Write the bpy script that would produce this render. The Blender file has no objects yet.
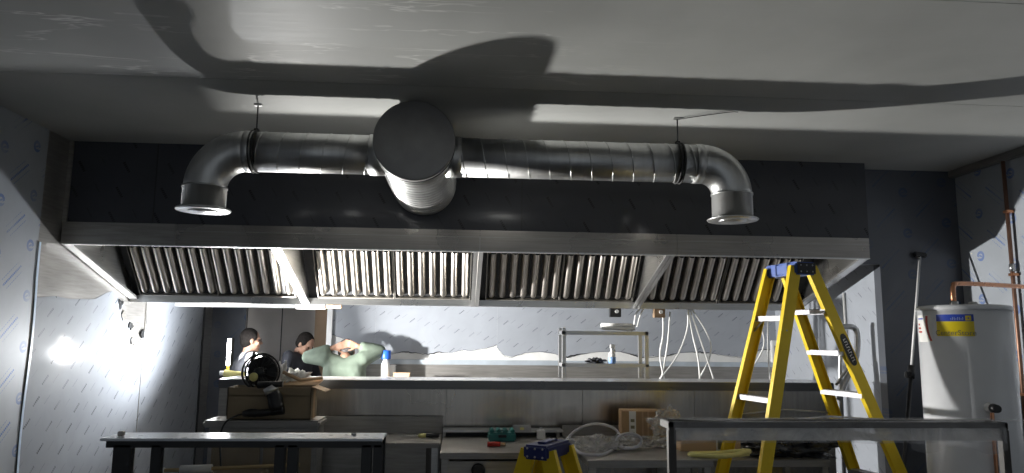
import bpy, bmesh, math, random
from mathutils import Vector, Matrix, noise as mnoise
random.seed(7)
LA, LB, LB2, WORLD = 172, 62, 7, .19
C = bpy.context.scene.collection
sc = bpy.context.scene
V = Vector
PI = math.pi

# ------------------------------------------------------------------ camera
F_PX, YAW, PITCH, ROLL, CAMH = 720.0, math.radians(4), math.radians(8), math.radians(.6), 1.6
Fw = V((math.sin(YAW) * math.cos(PITCH), math.cos(YAW) * math.cos(PITCH), math.sin(PITCH)))
R0 = V((math.cos(YAW), -math.sin(YAW), 0)); U0 = R0.cross(Fw)
Rr = R0 * math.cos(ROLL) + U0 * math.sin(ROLL)
Ur = -R0 * math.sin(ROLL) + U0 * math.cos(ROLL)
CAM = V((0, 0, CAMH))
cd = bpy.data.cameras.new('camera'); co = bpy.data.objects.new('camera', cd); C.objects.link(co)
cd.sensor_width = 36; cd.sensor_fit = 'HORIZONTAL'; cd.lens = F_PX / 1024 * 36; cd.clip_start = .05
m = Matrix((( Rr.x, Ur.x, -Fw.x, 0), (Rr.y, Ur.y, -Fw.y, 0), (Rr.z, Ur.z, -Fw.z, CAMH), (0, 0, 0, 1)))
co.matrix_world = m; sc.camera = co

def at(px, py, X=None, Y=None, Z=None):
    """survey helper: the point of the plane X=, Y= or Z= that was measured at this spot of the photograph"""
    d = Fw * F_PX + Rr * (px - 512) - Ur * (py - 236.5)
    for i, v in enumerate((X, Y, Z)):
        if v is not None:
            return CAM + d * ((v - CAM[i]) / d[i])

# ------------------------------------------------------------------ node expressions
class N:
    def __init__(s, name):
        s.m = bpy.data.materials.new(name); s.m.use_nodes = True
        s.t = s.m.node_tree; s.b = s.t.nodes['Principled BSDF']
    def new(s, typ, **kw):
        n = s.t.nodes.new(typ)
        for k, v in kw.items(): setattr(n, k, v)
        return n
    def link(s, a, b): s.t.links.new(a, b)
    def put(s, sock, v):
        if isinstance(v, (int, float)): sock.default_value = v
        elif isinstance(v, (tuple, list)): sock.default_value = tuple(v) if len(v) != 3 or sock.type == 'VECTOR' else (*v, 1)
        else: s.link(v, sock)
    def ma(s, op, a, b=None, c=None):
        n = s.new('ShaderNodeMath', operation=op)
        for i, v in enumerate((a, b, c)):
            if v is not None: s.put(n.inputs[i], v)
        return n.outputs[0]
    def mix(s, f, a, b):
        n = s.new('ShaderNodeMix', data_type='RGBA')
        s.put(n.inputs[0], f); s.put(n.inputs[6], a); s.put(n.inputs[7], b)
        return n.outputs[2]
    def ramp(s, f, lo, hi):
        n = s.new('ShaderNodeMapRange'); s.put(n.inputs[0], f); n.inputs[1].default_value = lo; n.inputs[2].default_value = hi
        return n.outputs[0]
    def coord(s, kind='Object', scale=(1, 1, 1), rot=(0, 0, 0)):
        c = s.new('ShaderNodeTexCoord'); mp = s.new('ShaderNodeMapping')
        mp.inputs['Scale'].default_value = scale; mp.inputs['Rotation'].default_value = rot
        s.link(c.outputs[kind], mp.inputs[0]); return mp.outputs[0]
    def noise(s, vec, scale=5, detail=3, rough=.5, dist=0):
        n = s.new('ShaderNodeTexNoise'); s.link(vec, n.inputs['Vector'])
        n.inputs['Scale'].default_value = scale; n.inputs['Detail'].default_value = detail
        n.inputs['Roughness'].default_value = rough; n.inputs['Distortion'].default_value = dist
        return n.outputs[0]
    def set(s, col=None, rough=None, metal=None, bump=None, bs=.3, bd=.01, **kw):
        if col is not None: s.put(s.b.inputs['Base Color'], col)
        if rough is not None: s.put(s.b.inputs['Roughness'], rough)
        if metal is not None: s.put(s.b.inputs['Metallic'], metal)
        if bump is not None:
            n = s.new('ShaderNodeBump'); n.inputs['Strength'].default_value = bs; n.inputs['Distance'].default_value = bd
            s.link(bump, n.inputs['Height']); s.link(n.outputs[0], s.b.inputs['Normal'])
        for k, v in kw.items(): s.put(s.b.inputs[k.replace('_', ' ')], v)
        return s.m

def plain(name, col, rough=.5, metal=0, var=.12, scale=6, bump=0, stretch=(1, 1, 1), **kw):
    n = N(name); v = n.coord('Object', stretch)
    f = n.noise(v, scale, 4)
    d = tuple(max(0, c * (1 - var)) for c in col); l = tuple(min(1, c * (1 + var)) for c in col)
    r = n.ma('ADD', n.ma('MULTIPLY', n.noise(v, scale * 2.3, 2), .16), rough - .08)
    return n.set(n.mix(n.ramp(f, .3, .7), d, l), r, metal, f if bump else None, bump, .01, **kw)

def steel(name, col=(.56, .56, .55), rough=.3, metal=1.0, stretch=(3, 3, 60), var=.12, scale=1.5):
    n = N(name); v = n.coord('Object', stretch); w = n.coord('Object')
    f = n.noise(v, scale, 4); g = n.noise(w, 2.2, 3)
    d = tuple(c * (1 - var) for c in col); l = tuple(min(1, c * (1 + var)) for c in col)
    c2 = n.mix(n.ramp(n.ma('ADD', n.ma('MULTIPLY', f, .6), n.ma('MULTIPLY', g, .4)), .35, .65), d, l)
    r = n.ma('ADD', n.ma('MULTIPLY', g, .2), rough - .1)
    return n.set(c2, r, metal, f, .05, .004)

def film(name, base, ink, lat_a, lat_b, dash, ang, rough=.35, metal=.25, logo=None, second=True, spec=.5):
    """protective film printed with small slanted marks on a lattice; UV is in metres"""
    n = N(name); uv = n.new('ShaderNodeTexCoord').outputs['UV']
    sp = n.new('ShaderNodeSeparateXYZ'); n.link(uv, sp.inputs[0]); x, y = sp.outputs[0], sp.outputs[1]
    det = lat_a[0] * lat_b[1] - lat_a[1] * lat_b[0]
    def cell(ox, oy):
        xs, ys = n.ma('SUBTRACT', x, ox), n.ma('SUBTRACT', y, oy)
        i = n.ma('SUBTRACT', n.ma('MULTIPLY', xs, lat_b[1] / det), n.ma('MULTIPLY', ys, lat_b[0] / det))
        j = n.ma('SUBTRACT', n.ma('MULTIPLY', ys, lat_a[0] / det), n.ma('MULTIPLY', xs, lat_a[1] / det))
        fi = n.ma('SUBTRACT', n.ma('FRACT', i), .5); fj = n.ma('SUBTRACT', n.ma('FRACT', j), .5)
        return (n.ma('ADD', n.ma('MULTIPLY', fi, lat_a[0]), n.ma('MULTIPLY', fj, lat_b[0])),
                n.ma('ADD', n.ma('MULTIPLY', fi, lat_a[1]), n.ma('MULTIPLY', fj, lat_b[1])))
    def bar(lx, ly, ln, wd, a, cuts=0):
        ca, sa = math.cos(a), math.sin(a)
        u = n.ma('ADD', n.ma('MULTIPLY', lx, ca), n.ma('MULTIPLY', ly, sa))
        v = n.ma('SUBTRACT', n.ma('MULTIPLY', ly, ca), n.ma('MULTIPLY', lx, sa))
        k = n.ma('MULTIPLY', n.ma('LESS_THAN', n.ma('ABSOLUTE', u), ln / 2), n.ma('LESS_THAN', n.ma('ABSOLUTE', v), wd / 2))
        if cuts:
            k = n.ma('MULTIPLY', k, n.ma('GREATER_THAN', n.ma('FRACT', n.ma('MULTIPLY', u, cuts)), .3))
        return k
    lx, ly = cell(0, 0)
    mask = bar(lx, ly, dash[0], dash[1], ang, 60)
    if second:
        l2 = cell(lat_a[0] * .5, lat_a[1] * .5 + .03)
        mask = n.ma('MAXIMUM', mask, n.ma('MULTIPLY', bar(*l2, dash[0] * .9, dash[1] * .5, ang, 80), .45))
    if logo:
        l3 = cell(lat_a[0] * .5 + lat_b[0] * .5, lat_b[1] * .5 + lat_a[1] * .5)
        rr = n.ma('SQRT', n.ma('ADD', n.ma('MULTIPLY', l3[0], l3[0]), n.ma('MULTIPLY', l3[1], l3[1])))
        ring = n.ma('LESS_THAN', n.ma('ABSOLUTE', n.ma('SUBTRACT', rr, logo)), logo * .34)
        gap = n.ma('SUBTRACT', 1, bar(n.ma('SUBTRACT', l3[0], logo), n.ma('ADD', l3[1], logo * .3), logo * 1.1, logo * .35, .5))
        mark = n.ma('MAXIMUM', n.ma('MULTIPLY', ring, gap), bar(l3[0], l3[1], logo * 1.1, logo * .4, .4))
        mask = n.ma('MAXIMUM', mask, n.ma('MULTIPLY', mark, .8))
        for dx in (-.028, .028):   # second and third line of the slanted print
            mask = n.ma('MAXIMUM', mask, n.ma('MULTIPLY', bar(n.ma('ADD', lx, dx), n.ma('SUBTRACT', ly, dx), dash[0] * .85, dash[1] * .4, ang, 45), .7))
    o = n.coord('Object'); wr = n.noise(o, 3, 5, .6, .6); wear = n.noise(o, 5, 1)
    mask = n.ma('MULTIPLY', mask, n.ramp(wear, .2, .6))
    d = tuple(c * .9 for c in base)
    col = n.mix(n.ma('MULTIPLY', mask, .8), n.mix(n.ramp(wr, .35, .65), d, base), ink)
    return n.set(col, n.ma('ADD', n.ma('MULTIPLY', wr, .25), rough - .12), metal, wr, .05, .01, Coat_Weight=.25, Coat_Roughness=.1, Specular_IOR_Level=spec)

M = {}
M['film_grey'] = film('grey_marked_film', (.37, .395, .44), (.07, .075, .09), (.165, -.037), (.05, .21), (.075, .011), math.radians(38), .5, .1)
M['film_bulk'] = film('shaded_marked_film', (.062, .065, .076), (.001, .001, .001), (.34, 0), (-.04, -.2), (.095, .019), math.radians(-60), .40, .1, spec=.3)  # the bulkhead's shade is put into this near-black base
M['film_side'] = film('grey_marked_film_side', (.34, .365, .405), (.03, .033, .04), (.29, -.05), (.09, .15), (.10, .017), math.radians(42), .55, .0, spec=.15)
M['film_blue'] = film('blue_logo_film', (.40, .43, .47), (.02, .11, .42), (.36, .10), (-.02, .36), (.24, .015), math.radians(40), .5, .1, logo=.032, second=False)
M['film_blue_shaded'] = film('shaded_blue_logo_film', (.10, .108, .126), (.03, .06, .14), (.36, .10), (-.02, .36), (.24, .015), math.radians(45), .4, .25, logo=.032, second=False)  # blue logo film with the alcove's shade darkened into its colour
M['steel'] = steel('brushed_stainless')
M['steel_h'] = steel('brushed_stainless_lengthwise', (.55, .54, .525), .28, 1, (2, 60, 60))
M['steel_dull'] = steel('dull_stainless', (.31, .30, .285), .42, .6, (3, 3, 40), .18)
M['steel_dark'] = steel('dark_smeared_steel', (.36, .345, .32), .36, .75, (3, 3, 30), .2)
M['steel_bright'] = steel('clean_stainless', (.62, .62, .62), .30, .9, (4, 4, 40), .06)
M['hood_front'] = steel('hood_front_steel', (.33, .31, .285), .28, 1, (2, 60, 60))
M['lip'] = steel('dark_lip_steel', (.14, .14, .14), .3, 1, (2, 60, 60))
M['panel'] = steel('upright_grained_steel', (.44, .415, .38), .24, 1, (26, 3, 1.2), .16)
M['baffle'] = steel('baffle_stainless', (.62, .58, .53), .30, 1, (30, 30, 2), .12)
M['galv'] = steel('galvanised_duct', (.52, .525, .52), .40, 1, (25, 3, 3), .1, 1.2)
M['cap'] = plain('zinc_cap', (.30, .295, .29), .5, .6, .1, 8)
M['black'] = plain('black_plastic', (.012, .012, .013), .4)
M['rubber'] = plain('black_rubber', (.02, .02, .02), .7)
M['darkmetal'] = plain('blackened_metal', (.03, .031, .033), .4, .3)
M['yellow'] = plain('yellow_fibreglass', (.84, .60, .02), .42, 0, .06)
M['blue'] = plain('blue_cap_plastic', (.03, .09, .36), .4, 0, .1)
M['navy'] = plain('navy_cap_plastic', (.03, .04, .16), .4, 0, .1)
M['alu'] = plain('aluminium_step', (.46, .46, .48), .5, .25, .08, 20)
M['white'] = plain('white_enamel', (.74, .75, .77), .22, 0, .03)
M['white_p'] = plain('white_plastic', (.78, .78, .78), .4, 0, .04)
M['cable'] = plain('white_cable_sheath', (.86, .86, .84), .45, 0, .04)
M['greyhose'] = plain('pale_grey_hose', (.55, .55, .6), .4, 0, .1)
M['copper'] = plain('copper_pipe', (.62, .30, .17), .3, 1, .15, 10)
M['copper_old'] = plain('tarnished_copper', (.30, .17, .12), .45, .8, .2, 10)
M['card'] = plain('cardboard', (.40, .26, .14), .8, 0, .1, 8)
M['card_l'] = plain('pale_cardboard', (.52, .36, .22), .8, 0, .08, 8)
M['card_dk'] = plain('brown_wrapped_cardboard', (.26, .20, .12), .6, 0, .12, 8)
M['plaster'] = plain('bare_plaster', (.75, .75, .74), .8, 0, .06, 8)
M['recess'] = plain('grey_brown_sheet', (.42, .39, .36), .5, .2, .08, 3)
M['brownboard'] = plain('brown_board', (.30, .2, .12), .6, 0, .12, 6)
M['floor'] = plain('floor_vinyl', (.10, .10, .105), .5, 0, .2, 9)
M['teal'] = plain('teal_plastic', (.02, .17, .16), .45, 0, .15)
M['red'] = plain('red_plastic', (.5, .03, .02), .4)
M['wood'] = plain('pale_wood', (.5, .36, .16), .6, 0, .15, 4, 0, (1, 12, 12))
M['yel_sheet'] = plain('yellow_sheet', (.78, .72, .28), .5, 0, .1)
M['blackbag'] = plain('black_bag', (.015, .016, .02), .28, 0, .2)
M['paper'] = plain('white_paper', (.78, .77, .74), .7, 0, .06)
M['skin'] = plain('skin', (.45, .26, .18), .5, 0, .08, 12)
M['skin_d'] = plain('tanned_skin', (.33, .19, .13), .5, 0, .08, 12)
M['hair'] = plain('dark_hair', (.014, .012, .011), .85, 0, .4, 60, .4, Specular_IOR_Level=.1)
M['hair_g'] = plain('greying_hair', (.16, .15, .15), .6, 0, .6, 70, .4)
M['sage'] = plain('sage_knit', (.15, .19, .15), .85, 0, .12, 14, .3)
M['navycloth'] = plain('dark_navy_cloth', (.02, .022, .03), .8, 0, .2, 14)
M['vest'] = plain('charcoal_cloth', (.045, .047, .055), .8, 0, .2, 14)
M['shirt'] = plain('pale_shirt', (.62, .62, .64), .8, 0, .06, 14)
M['trouser'] = plain('dark_trouser', (.03, .03, .035), .85, 0, .2, 10)
M['eye'] = plain('eye_dark', (.02, .015, .012), .2)
M['yel_label'] = plain('yellow_label', (.80, .62, .01), .4, 0, .03)
M['blue_label'] = plain('blue_label', (.02, .06, .42), .4, 0, .03)
M['grey_ink'] = plain('grey_ink', (.22, .2, .12), .6)
M['pale_ink'] = plain('pale_ink', (.62, .68, .8), .6)

def ceiling_mat():
    n = N('ceiling_sheet'); o = n.coord('Object'); st = n.coord('Object', (.7, 14, 1)); fine = n.coord('Object', (2, 70, 1))
    a = n.noise(o, .9, 4); b = n.noise(st, 1.2, 4, .6, .8); c = n.noise(fine, 1.5, 3)
    col = n.mix(n.ramp(a, .35, .65), (.37, .375, .36), (.46, .467, .45))
    # pale adhesive smears, strongest over the near sheet by the wall
    sp = n.new('ShaderNodeSeparateXYZ'); n.link(n.new('ShaderNodeTexCoord').outputs['Object'], sp.inputs[0])
    zone = n.ma('MULTIPLY', n.ramp(sp.outputs[0], 1.2, -1.2), n.ma('LESS_THAN', sp.outputs[1], 4.2))
    lv = n.coord('Object', (.55, 3.2, 1), (0, 0, .03)); ridge = n.ma('ABSOLUTE', n.ma('SUBTRACT', n.noise(lv, 1.3, 4, .62, .5), .5))
    smear = n.ma('MULTIPLY', n.ma('MULTIPLY', n.ramp(ridge, .016, .003), n.ramp(n.noise(o, 1.9, 3), .44, .58)), zone)
    col = n.mix(n.ma('MULTIPLY', smear, .75), col, (.82, .82, .79))
    r = n.ma('ADD', n.ma('MULTIPLY', c, .14), .42)
    return n.set(col, r, .0, c, .16, .004, Specular_IOR_Level=.10)
M['ceiling'] = ceiling_mat()

def clear(name, rough=.05, alpha=.18, col=(.9, .9, .9), bump=0):
    n = N(name); v = n.coord('Object'); f = n.noise(v, 9, 5, .6, 1.2)
    return n.set(col, rough, 0, f if bump else None, bump, .03, Alpha=n.ma('ADD', n.ma('MULTIPLY', n.ramp(f, .45, .75), alpha if bump else 0), alpha))
M['railbrown'] = plain('dark_brown_metal', (.055, .050, .045), .5, .2)
M['wrap'] = clear('clear_wrapping_film', .2, .16, (.85, .85, .87), .8)
M['bag'] = clear('clear_plastic_bag', .15, .30, (.75, .75, .75), 1.0)
M['glass'] = clear('counter_glass', .03, .10, (.12, .13, .14))
def emit(name, col, s):
    n = N(name); return n.set((.9, .9, .9), .4, 0, Emission_Color=(*col, 1), Emission_Strength=s)
M['lamp'] = emit('lit_led_panel', (1, .98, .94), 30)

# ------------------------------------------------------------------ mesh builder
class MB:
    def __init__(s): s.b = bmesh.new(); s.uv = s.b.loops.layers.uv.new('UVMap'); s.mi = 0
    def _fin(s, faces, smooth=False):
        for f in faces: f.material_index = s.mi; f.smooth = smooth
        return s
    def box(s, c, d, rot=None, bev=0, seg=2):
        r = bmesh.ops.create_cube(s.b, size=1); vs = r['verts']
        Mx = Matrix.Translation(V(c)) @ (rot.to_4x4() if rot else Matrix()) @ Matrix.Diagonal((*d, 1))
        bmesh.ops.transform(s.b, matrix=Mx, verts=vs)
        fs = set(f for v in vs for f in v.link_faces)
        if bev:
            es = list(set(e for v in vs for e in v.link_edges))
            o = bmesh.ops.bevel(s.b, geom=es, offset=min(bev, min(d) * .45), segments=seg, affect='EDGES', clamp_overlap=True)
            fs = set(f for f in fs if f.is_valid) | set(o['faces'])
        return s._fin(fs)
    def bb(s, a, b, bev=0):
        a, b = V(a), V(b); return s.box((a + b) / 2, [abs(q) for q in (b - a)], None, bev)
    def poly(s, pts, smooth=False, uvf=None):
        vs = [s.b.verts.new(p) for p in pts]; f = s.b.faces.new(vs)
        if uvf:
            for l in f.loops: l[s.uv].uv = uvf(l.vert.co)
        return s._fin([f], smooth)
    def prism(s, pts, ext, uvf=None):
        ext = V(ext); n = len(pts)
        a = [s.b.verts.new(V(p)) for p in pts]; b = [s.b.verts.new(V(p) + ext) for p in pts]
        fs = [s.b.faces.new(a[::-1]), s.b.faces.new(b)]
        for i in range(n): fs.append(s.b.faces.new((a[i], a[(i + 1) % n], b[(i + 1) % n], b[i])))
        bmesh.ops.recalc_face_normals(s.b, faces=fs)
        if uvf:
            for f in fs:
                for l in f.loops: l[s.uv].uv = uvf(l.vert.co)
        return s._fin(fs)
    def rings(s, rings, closed=True, cap=True, smooth=True):
        R = [[s.b.verts.new(p) for p in r] for r in rings]; fs = []
        n = len(R[0])
        for i in range(len(R) - 1):
            for j in range(n if closed else n - 1):
                k = (j + 1) % n
                fs.append(s.b.faces.new((R[i][j], R[i][k], R[i + 1][k], R[i + 1][j])))
        s._fin(fs, smooth)
        if cap and closed: s._fin([s.b.faces.new(R[0][::-1]), s.b.faces.new(R[-1])])
        return s
    def tube(s, pts, r, n=10, cap=True, smooth=True):
        pts = [V(p) for p in pts]; rs = r if isinstance(r, (list, tuple)) else [r] * len(pts)
        out = []; up = None
        for i, p in enumerate(pts):
            t = (pts[min(i + 1, len(pts) - 1)] - pts[max(i - 1, 0)]).normalized()
            if up is None:
                up = t.orthogonal().normalized()
            up = (up - t * up.dot(t)); up = up.normalized() if up.length > 1e-6 else t.orthogonal().normalized()
            w = t.cross(up)
            out.append([p + (up * math.cos(2 * PI * k / n) + w * math.sin(2 * PI * k / n)) * rs[i] for k in range(n)])
        return s.rings(out, True, cap, smooth)
    def cyl(s, a, b, r, n=24, r2=None): return s.tube([a, b], [r, r if r2 is None else r2], n)
    def lathe(s, c, prof, n=40, axis=(0, 0, 1)):
        ax = V(axis).normalized(); u = ax.orthogonal().normalized(); w = ax.cross(u); c = V(c)
        out = [[c + ax * h + (u * math.cos(2 * PI * k / n) + w * math.sin(2 * PI * k / n)) * max(r, 1e-4) for k in range(n)] for r, h in prof]
        return s.rings(out)
    def sphere(s, c, r, n=12, sc3=(1, 1, 1), rot=None):
        o = bmesh.ops.create_uvsphere(s.b, u_segments=n, v_segments=max(6, n * 2 // 3), radius=1)
        Mx = Matrix.Translation(V(c)) @ (rot.to_4x4() if rot else Matrix()) @ Matrix.Diagonal((r * sc3[0], r * sc3[1], r * sc3[2], 1))
        bmesh.ops.transform(s.b, matrix=Mx, verts=o['verts'])
        return s._fin(set(f for v in o['verts'] for f in v.link_faces), True)
    def build(s, name, mats, parent=None, base=None):
        me = bpy.data.meshes.new(name)
        off = V(base) if base is not None else (WL(parent) if parent else V((0, 0, 0)))
        bmesh.ops.translate(s.b, vec=-off, verts=s.b.verts[:])
        s.b.to_mesh(me); s.b.free()
        for q in (mats if isinstance(mats, list) else [mats]): me.materials.append(q)
        o = bpy.data.objects.new(name, me); C.objects.link(o)
        if parent: o.parent = parent
        else: o.location = off
        return o
def WL(o):
    l = V(o.location)
    while o.parent: o = o.parent; l += o.location
    return l
def thing(name, label, cat, loc=(0, 0, 0), group=None):
    o = bpy.data.objects.new(name, None); C.objects.link(o); o.location = loc; o.empty_display_size = .1
    return tag(o, label, cat, group)
def tag(o, label, cat, group=None):
    o['label'] = label; o['category'] = cat
    if group: o['group'] = group
    return o
def struct(o): o['kind'] = 'structure'; return o
def curve(pts, n=8):
    """Catmull-Rom through points"""
    P = [V(p) for p in pts]; P = [P[0] * 2 - P[1]] + P + [P[-1] * 2 - P[-2]]; out = []
    for i in range(1, len(P) - 2):
        for k in range(n):
            t = k / n; a, b, c, d = P[i - 1], P[i], P[i + 1], P[i + 2]
            out.append(.5 * ((2 * b) + (c - a) * t + (2 * a - 5 * b + 4 * c - d) * t * t + (3 * b - a - 3 * c + d) * t ** 3))
    out.append(P[-2]); return out
def crumple(name, c, d, mats, seed, amp=.35, parent=None, base=None, n=20):
    """a crumpled soft heap: flattened sphere with folded noise"""
    b = bmesh.new(); b.loops.layers.uv.new('UVMap')
    bmesh.ops.create_icosphere(b, subdivisions=4, radius=1)
    for v in b.verts:
        p = v.co.copy(); q = p * 2.2 + V((seed * 7.1, seed * 3.3, seed))
        k = 1 + amp * (abs(mnoise.noise(q)) * 1.6 - .4) + amp * .5 * (abs(mnoise.noise(q * 2.7)) - .2)
        v.co = V((p.x * d[0] * k, p.y * d[1] * k, max(-.5, p.z) * d[2] * k)) + V((0, 0, d[2] * .5 * 1.0))
    for f in b.faces: f.smooth = True
    me = bpy.data.meshes.new(name); b.to_mesh(me); b.free(); me.materials.append(mats)
    o = bpy.data.objects.new(name, me); C.objects.link(o)
    if parent: o.parent = parent; o.location = V(c) - WL(parent)
    else: o.location = c
    return o
def text_mesh(txt, size, mapf, name, mat, parent, extr=0.0):
    cu = bpy.data.curves.new('t', 'FONT'); cu.body = txt; cu.size = size; cu.align_x = 'CENTER'; cu.align_y = 'CENTER'
    to = bpy.data.objects.new('t', cu); C.objects.link(to)
    me = bpy.data.meshes.new_from_object(to.evaluated_get(bpy.context.evaluated_depsgraph_get()))
    bpy.data.objects.remove(to); bpy.data.curves.remove(cu)
    off = WL(parent)
    for v in me.vertices: v.co = mapf(v.co.x, v.co.y) - off
    me.materials.clear(); me.materials.append(mat); me.name = name
    o = bpy.data.objects.new(name, me); C.objects.link(o); o.parent = parent
    return o

# ------------------------------------------------------------------ room shell
CZ, XL, XR, XS = 3.10, -3.09, 4.35, 3.61
BK, RB = 8.10, 9.30            # back wall, back of the recess
yz = lambda p: (p.y, p.z)
xz = lambda p: (p.x, p.z)
struct(MB().bb((-3.3, -2.5, -.12), (4.6, RB + .2, 0)).build('floor', M['floor']))
mb = MB()
for a, b in ((-2.5, 2.868), (2.874, 4.205), (4.211, 8.4)):
    mb.bb((-3.3, a, CZ), (4.6, b, CZ + .03))
mb.mi = 1; mb.bb((-3.3, -2.5, CZ + .03), (4.6, 8.4, CZ + .1))
struct(mb.build('ceiling', [M['ceiling'], M['darkmetal']]))
mb = MB(); mb.bb((XL - .15, -2.5, 0), (XL, 5.45, CZ)); mb.mi = 1; mb.bb((XL - .15, 5.45, 0), (XL, RB + .1, CZ))
for f in mb.b.faces:
    for l in f.loops: l[mb.uv].uv = yz(l.vert.co)
struct(mb.build('wall_left', [M['film_blue'], M['steel_dull']]))
mb = MB(); mb.bb((XR, -2.5, 0), (XR + .15, 6.1, CZ))
for f in mb.b.faces:
    for l in f.loops: l[mb.uv].uv = yz(l.vert.co)
struct(mb.build('wall_right', M['film_blue']))
# wall beside the hood (cut round the hood) and the return wall that closes the cooking bay
struct(MB().prism([(XS, 5.96, 0), (XR, 5.96, 0), (XR, 5.96, CZ), (3.40, 5.96, CZ), (3.40, 5.96, 2.26), (XS, 5.96, 2.26)], (0, .1, 0), xz).build('wall_alcove', M['film_blue_shaded']))
mb = MB(); mb.bb((XS, 6.06, 0), (XS + .12, BK, CZ))
for f in mb.b.faces:
    for l in f.loops: l[mb.uv].uv = yz(l.vert.co)
struct(mb.build('wall_return', M['film_grey']))
struct(MB().bb((-1.43, BK, 0), (XS + .2, BK + .12, CZ)).build('wall_back', M['plaster']))
mb = MB(); mb.bb((XL, BK, 1.93), (-1.43, BK + .12, CZ)); struct(mb.build('wall_header', M['plaster']))
struct(MB().bb((-1.36, BK + .12, 0), (-1.26, RB, CZ)).build('wall_recess', M['recess']))
struct(MB().bb((XL, RB, 0), (-1.2, RB + .1, CZ)).build('wall_rear', M['recess']))
struct(MB().bb((XL, RB - .4, 2.6), (-1.3, RB, 2.7)).build('ceiling_recess', M['recess']))
for px in (246, 281):   # upright sheet joints at the back of the recess
    p = at(px, 340, Y=RB); struct(MB().bb((p.x - .006, RB - .004, 0), (p.x + .006, RB, 2.6)).build('trim_%d' % px, M['darkmetal']))
p0, p1 = at(216, 340, Y=RB), at(245, 340, Y=RB)
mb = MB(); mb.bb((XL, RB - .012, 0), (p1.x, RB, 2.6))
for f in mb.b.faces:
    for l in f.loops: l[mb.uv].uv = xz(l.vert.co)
struct(mb.build('wall_recess_panel', M['film_blue_shaded']))
# bulkhead above the hood, three sheets of film-covered steel
mb = MB(); mb.bb((XL, 5.75, 2.40), (3.40, BK, CZ))
for f in mb.b.faces:
    for l in f.loops: l[mb.uv].uv = xz(l.vert.co)
struct(mb.build('wall_bulkhead', M['film_bulk']))
for px in (156, 522): 
    p = at(px, 180, Y=5.75); struct(MB().bb((p.x - .003, 5.747, 2.45), (p.x + .003, 5.752, CZ)).build('trim_%d' % px, M['darkmetal']))
struct(MB().bb((XL, 5.735, 2.44), (XL + .03, 5.75, CZ)).build('trim_1', M['steel_dark']))
# jamb and head of the opening, ledge along the back wall, bare steel skirting below it
struct(MB().bb((-1.46, BK - .03, 0), (-1.40, BK + .13, 1.935), .004).build('trim_2', M['white_p']))
struct(MB().bb((XL, BK - .04, 1.90), (-1.36, BK + .12, 1.945), .004).build('trim_3', M['white_p']))
struct(MB().bb((-1.35, BK - .05, 1.300), (XS, BK, 1.352), .006).build('trim_4', plain('pale_blue_steel_ledge', (.5, .56, .62), .35, .3)))
struct(MB().bb((-1.36, BK - .02, 0), (XS, BK, 1.318)).build('baseboard_back', M['steel_dull']))
# cornice tube along the right wall
struct(MB().bb((XR - .07, 1.5, CZ - .06), (XR, 5.96, CZ), .01).build('trim_5', M['steel_dull']))
# brown board standing at the back of the recess
p0, p1 = at(314, 340, Y=RB - .05), at(329, 340, Y=RB - .05)
tag(MB().bb((p0.x, RB - .05, 0), (p1.x + .1, RB - .02, 2.2), .004).build('wall_board', M['brownboard'], None, (p0.x, RB - .05, 0)),
    'tall brown board standing upright at the back of the recess by the white jamb', 'board')

# ------------------------------------------------------------------ protective film sheets
def wall_left_film():
    X = XL + .004
    px = [(124, 305), (121, 309), (121, 314), (128, 321), (131, 325), (129, 330), (131, 338), (129, 344), (131, 348), (136, 345), (143, 338), (144, 333)]
    q = [at(a, b, X=X) for a, b in px]
    pts = [V((X, 5.47, .02))] + [V((X, at(a, b, X=X).y, at(a, b, X=X).z)) for a, b in ((38, 298), (55, 296), (70, 299), (95, 299), (106, 293), (113, 291), (118, 298))] + q
    pts += [V((X, at(147, 330, X=X).y, at(147, 330, X=X).z)), V((X, at(147, 300, X=X).y, 2.02)), V((X, RB - .35, 2.02)), V((X, RB - .35, .02))]
    pts[1].y = 5.47
    return MB().prism(pts, (-.003, 0, 0), yz)
t = thing('protective_film', 'torn grey film printed with small slanted marks on the wall beside the lamp', 'plastic film', (XL, 6.5, .02))
wall_left_film().build('sheet', M['film_side'], t)
pts = [V((XL + .017, RB - .35 + .02 * mnoise.noise(V((0, z * 9, 3))), z)) for z in [i * .05 for i in range(40)]]
MB().tube(pts, .012, 5).build('curled_edge', M['darkmetal'], t)
MB().bb((XL + .002, 7.345, .05), (XL + .007, 7.357, 1.95)).build('joint', M['steel_dark'], t)
for k, (a, b) in enumerate(((120, 304), (123, 316), (130, 326), (132, 341), (140, 334))):   # rolled torn edges, their shadow put in as dark flakes
    p = at(a, b, X=XL) + V((.006, 0, 0)); random.seed(k + 40)
    pts = []
    for i in range(11):
        q = 2 * PI * i / 11; r_ = random.uniform(.35, 1.0)
        pts.append(p + V((0, .065 * r_ * math.cos(q), .060 * r_ * math.sin(q))))
    fl = MB().prism(pts, (.004 + .003 * k, 0, 0)).build('torn_edge_shadow', M['darkmetal' if k % 2 == 0 else 'steel_dark'], t)
mb = MB()
pts = [V((XL + .012, 5.475 + .012 * math.sin(z * 5), z)) for z in [0.02 + i * 2.24 / 24 for i in range(25)]]
mb.prism([p_ + V((-.006, -.012, 0)) for p_ in pts] + [p_ + V((-.006, .012, 0)) for p_ in pts[::-1]], (.003, 0, 0))
tag(mb.build('film_edge', plain('blue_film_edge', (.62, .74, .92), .35), None, (XL, 5.46, .02)), 'narrow curled strip of blue film edge upright on the wall with blue logos', 'plastic film')
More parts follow.
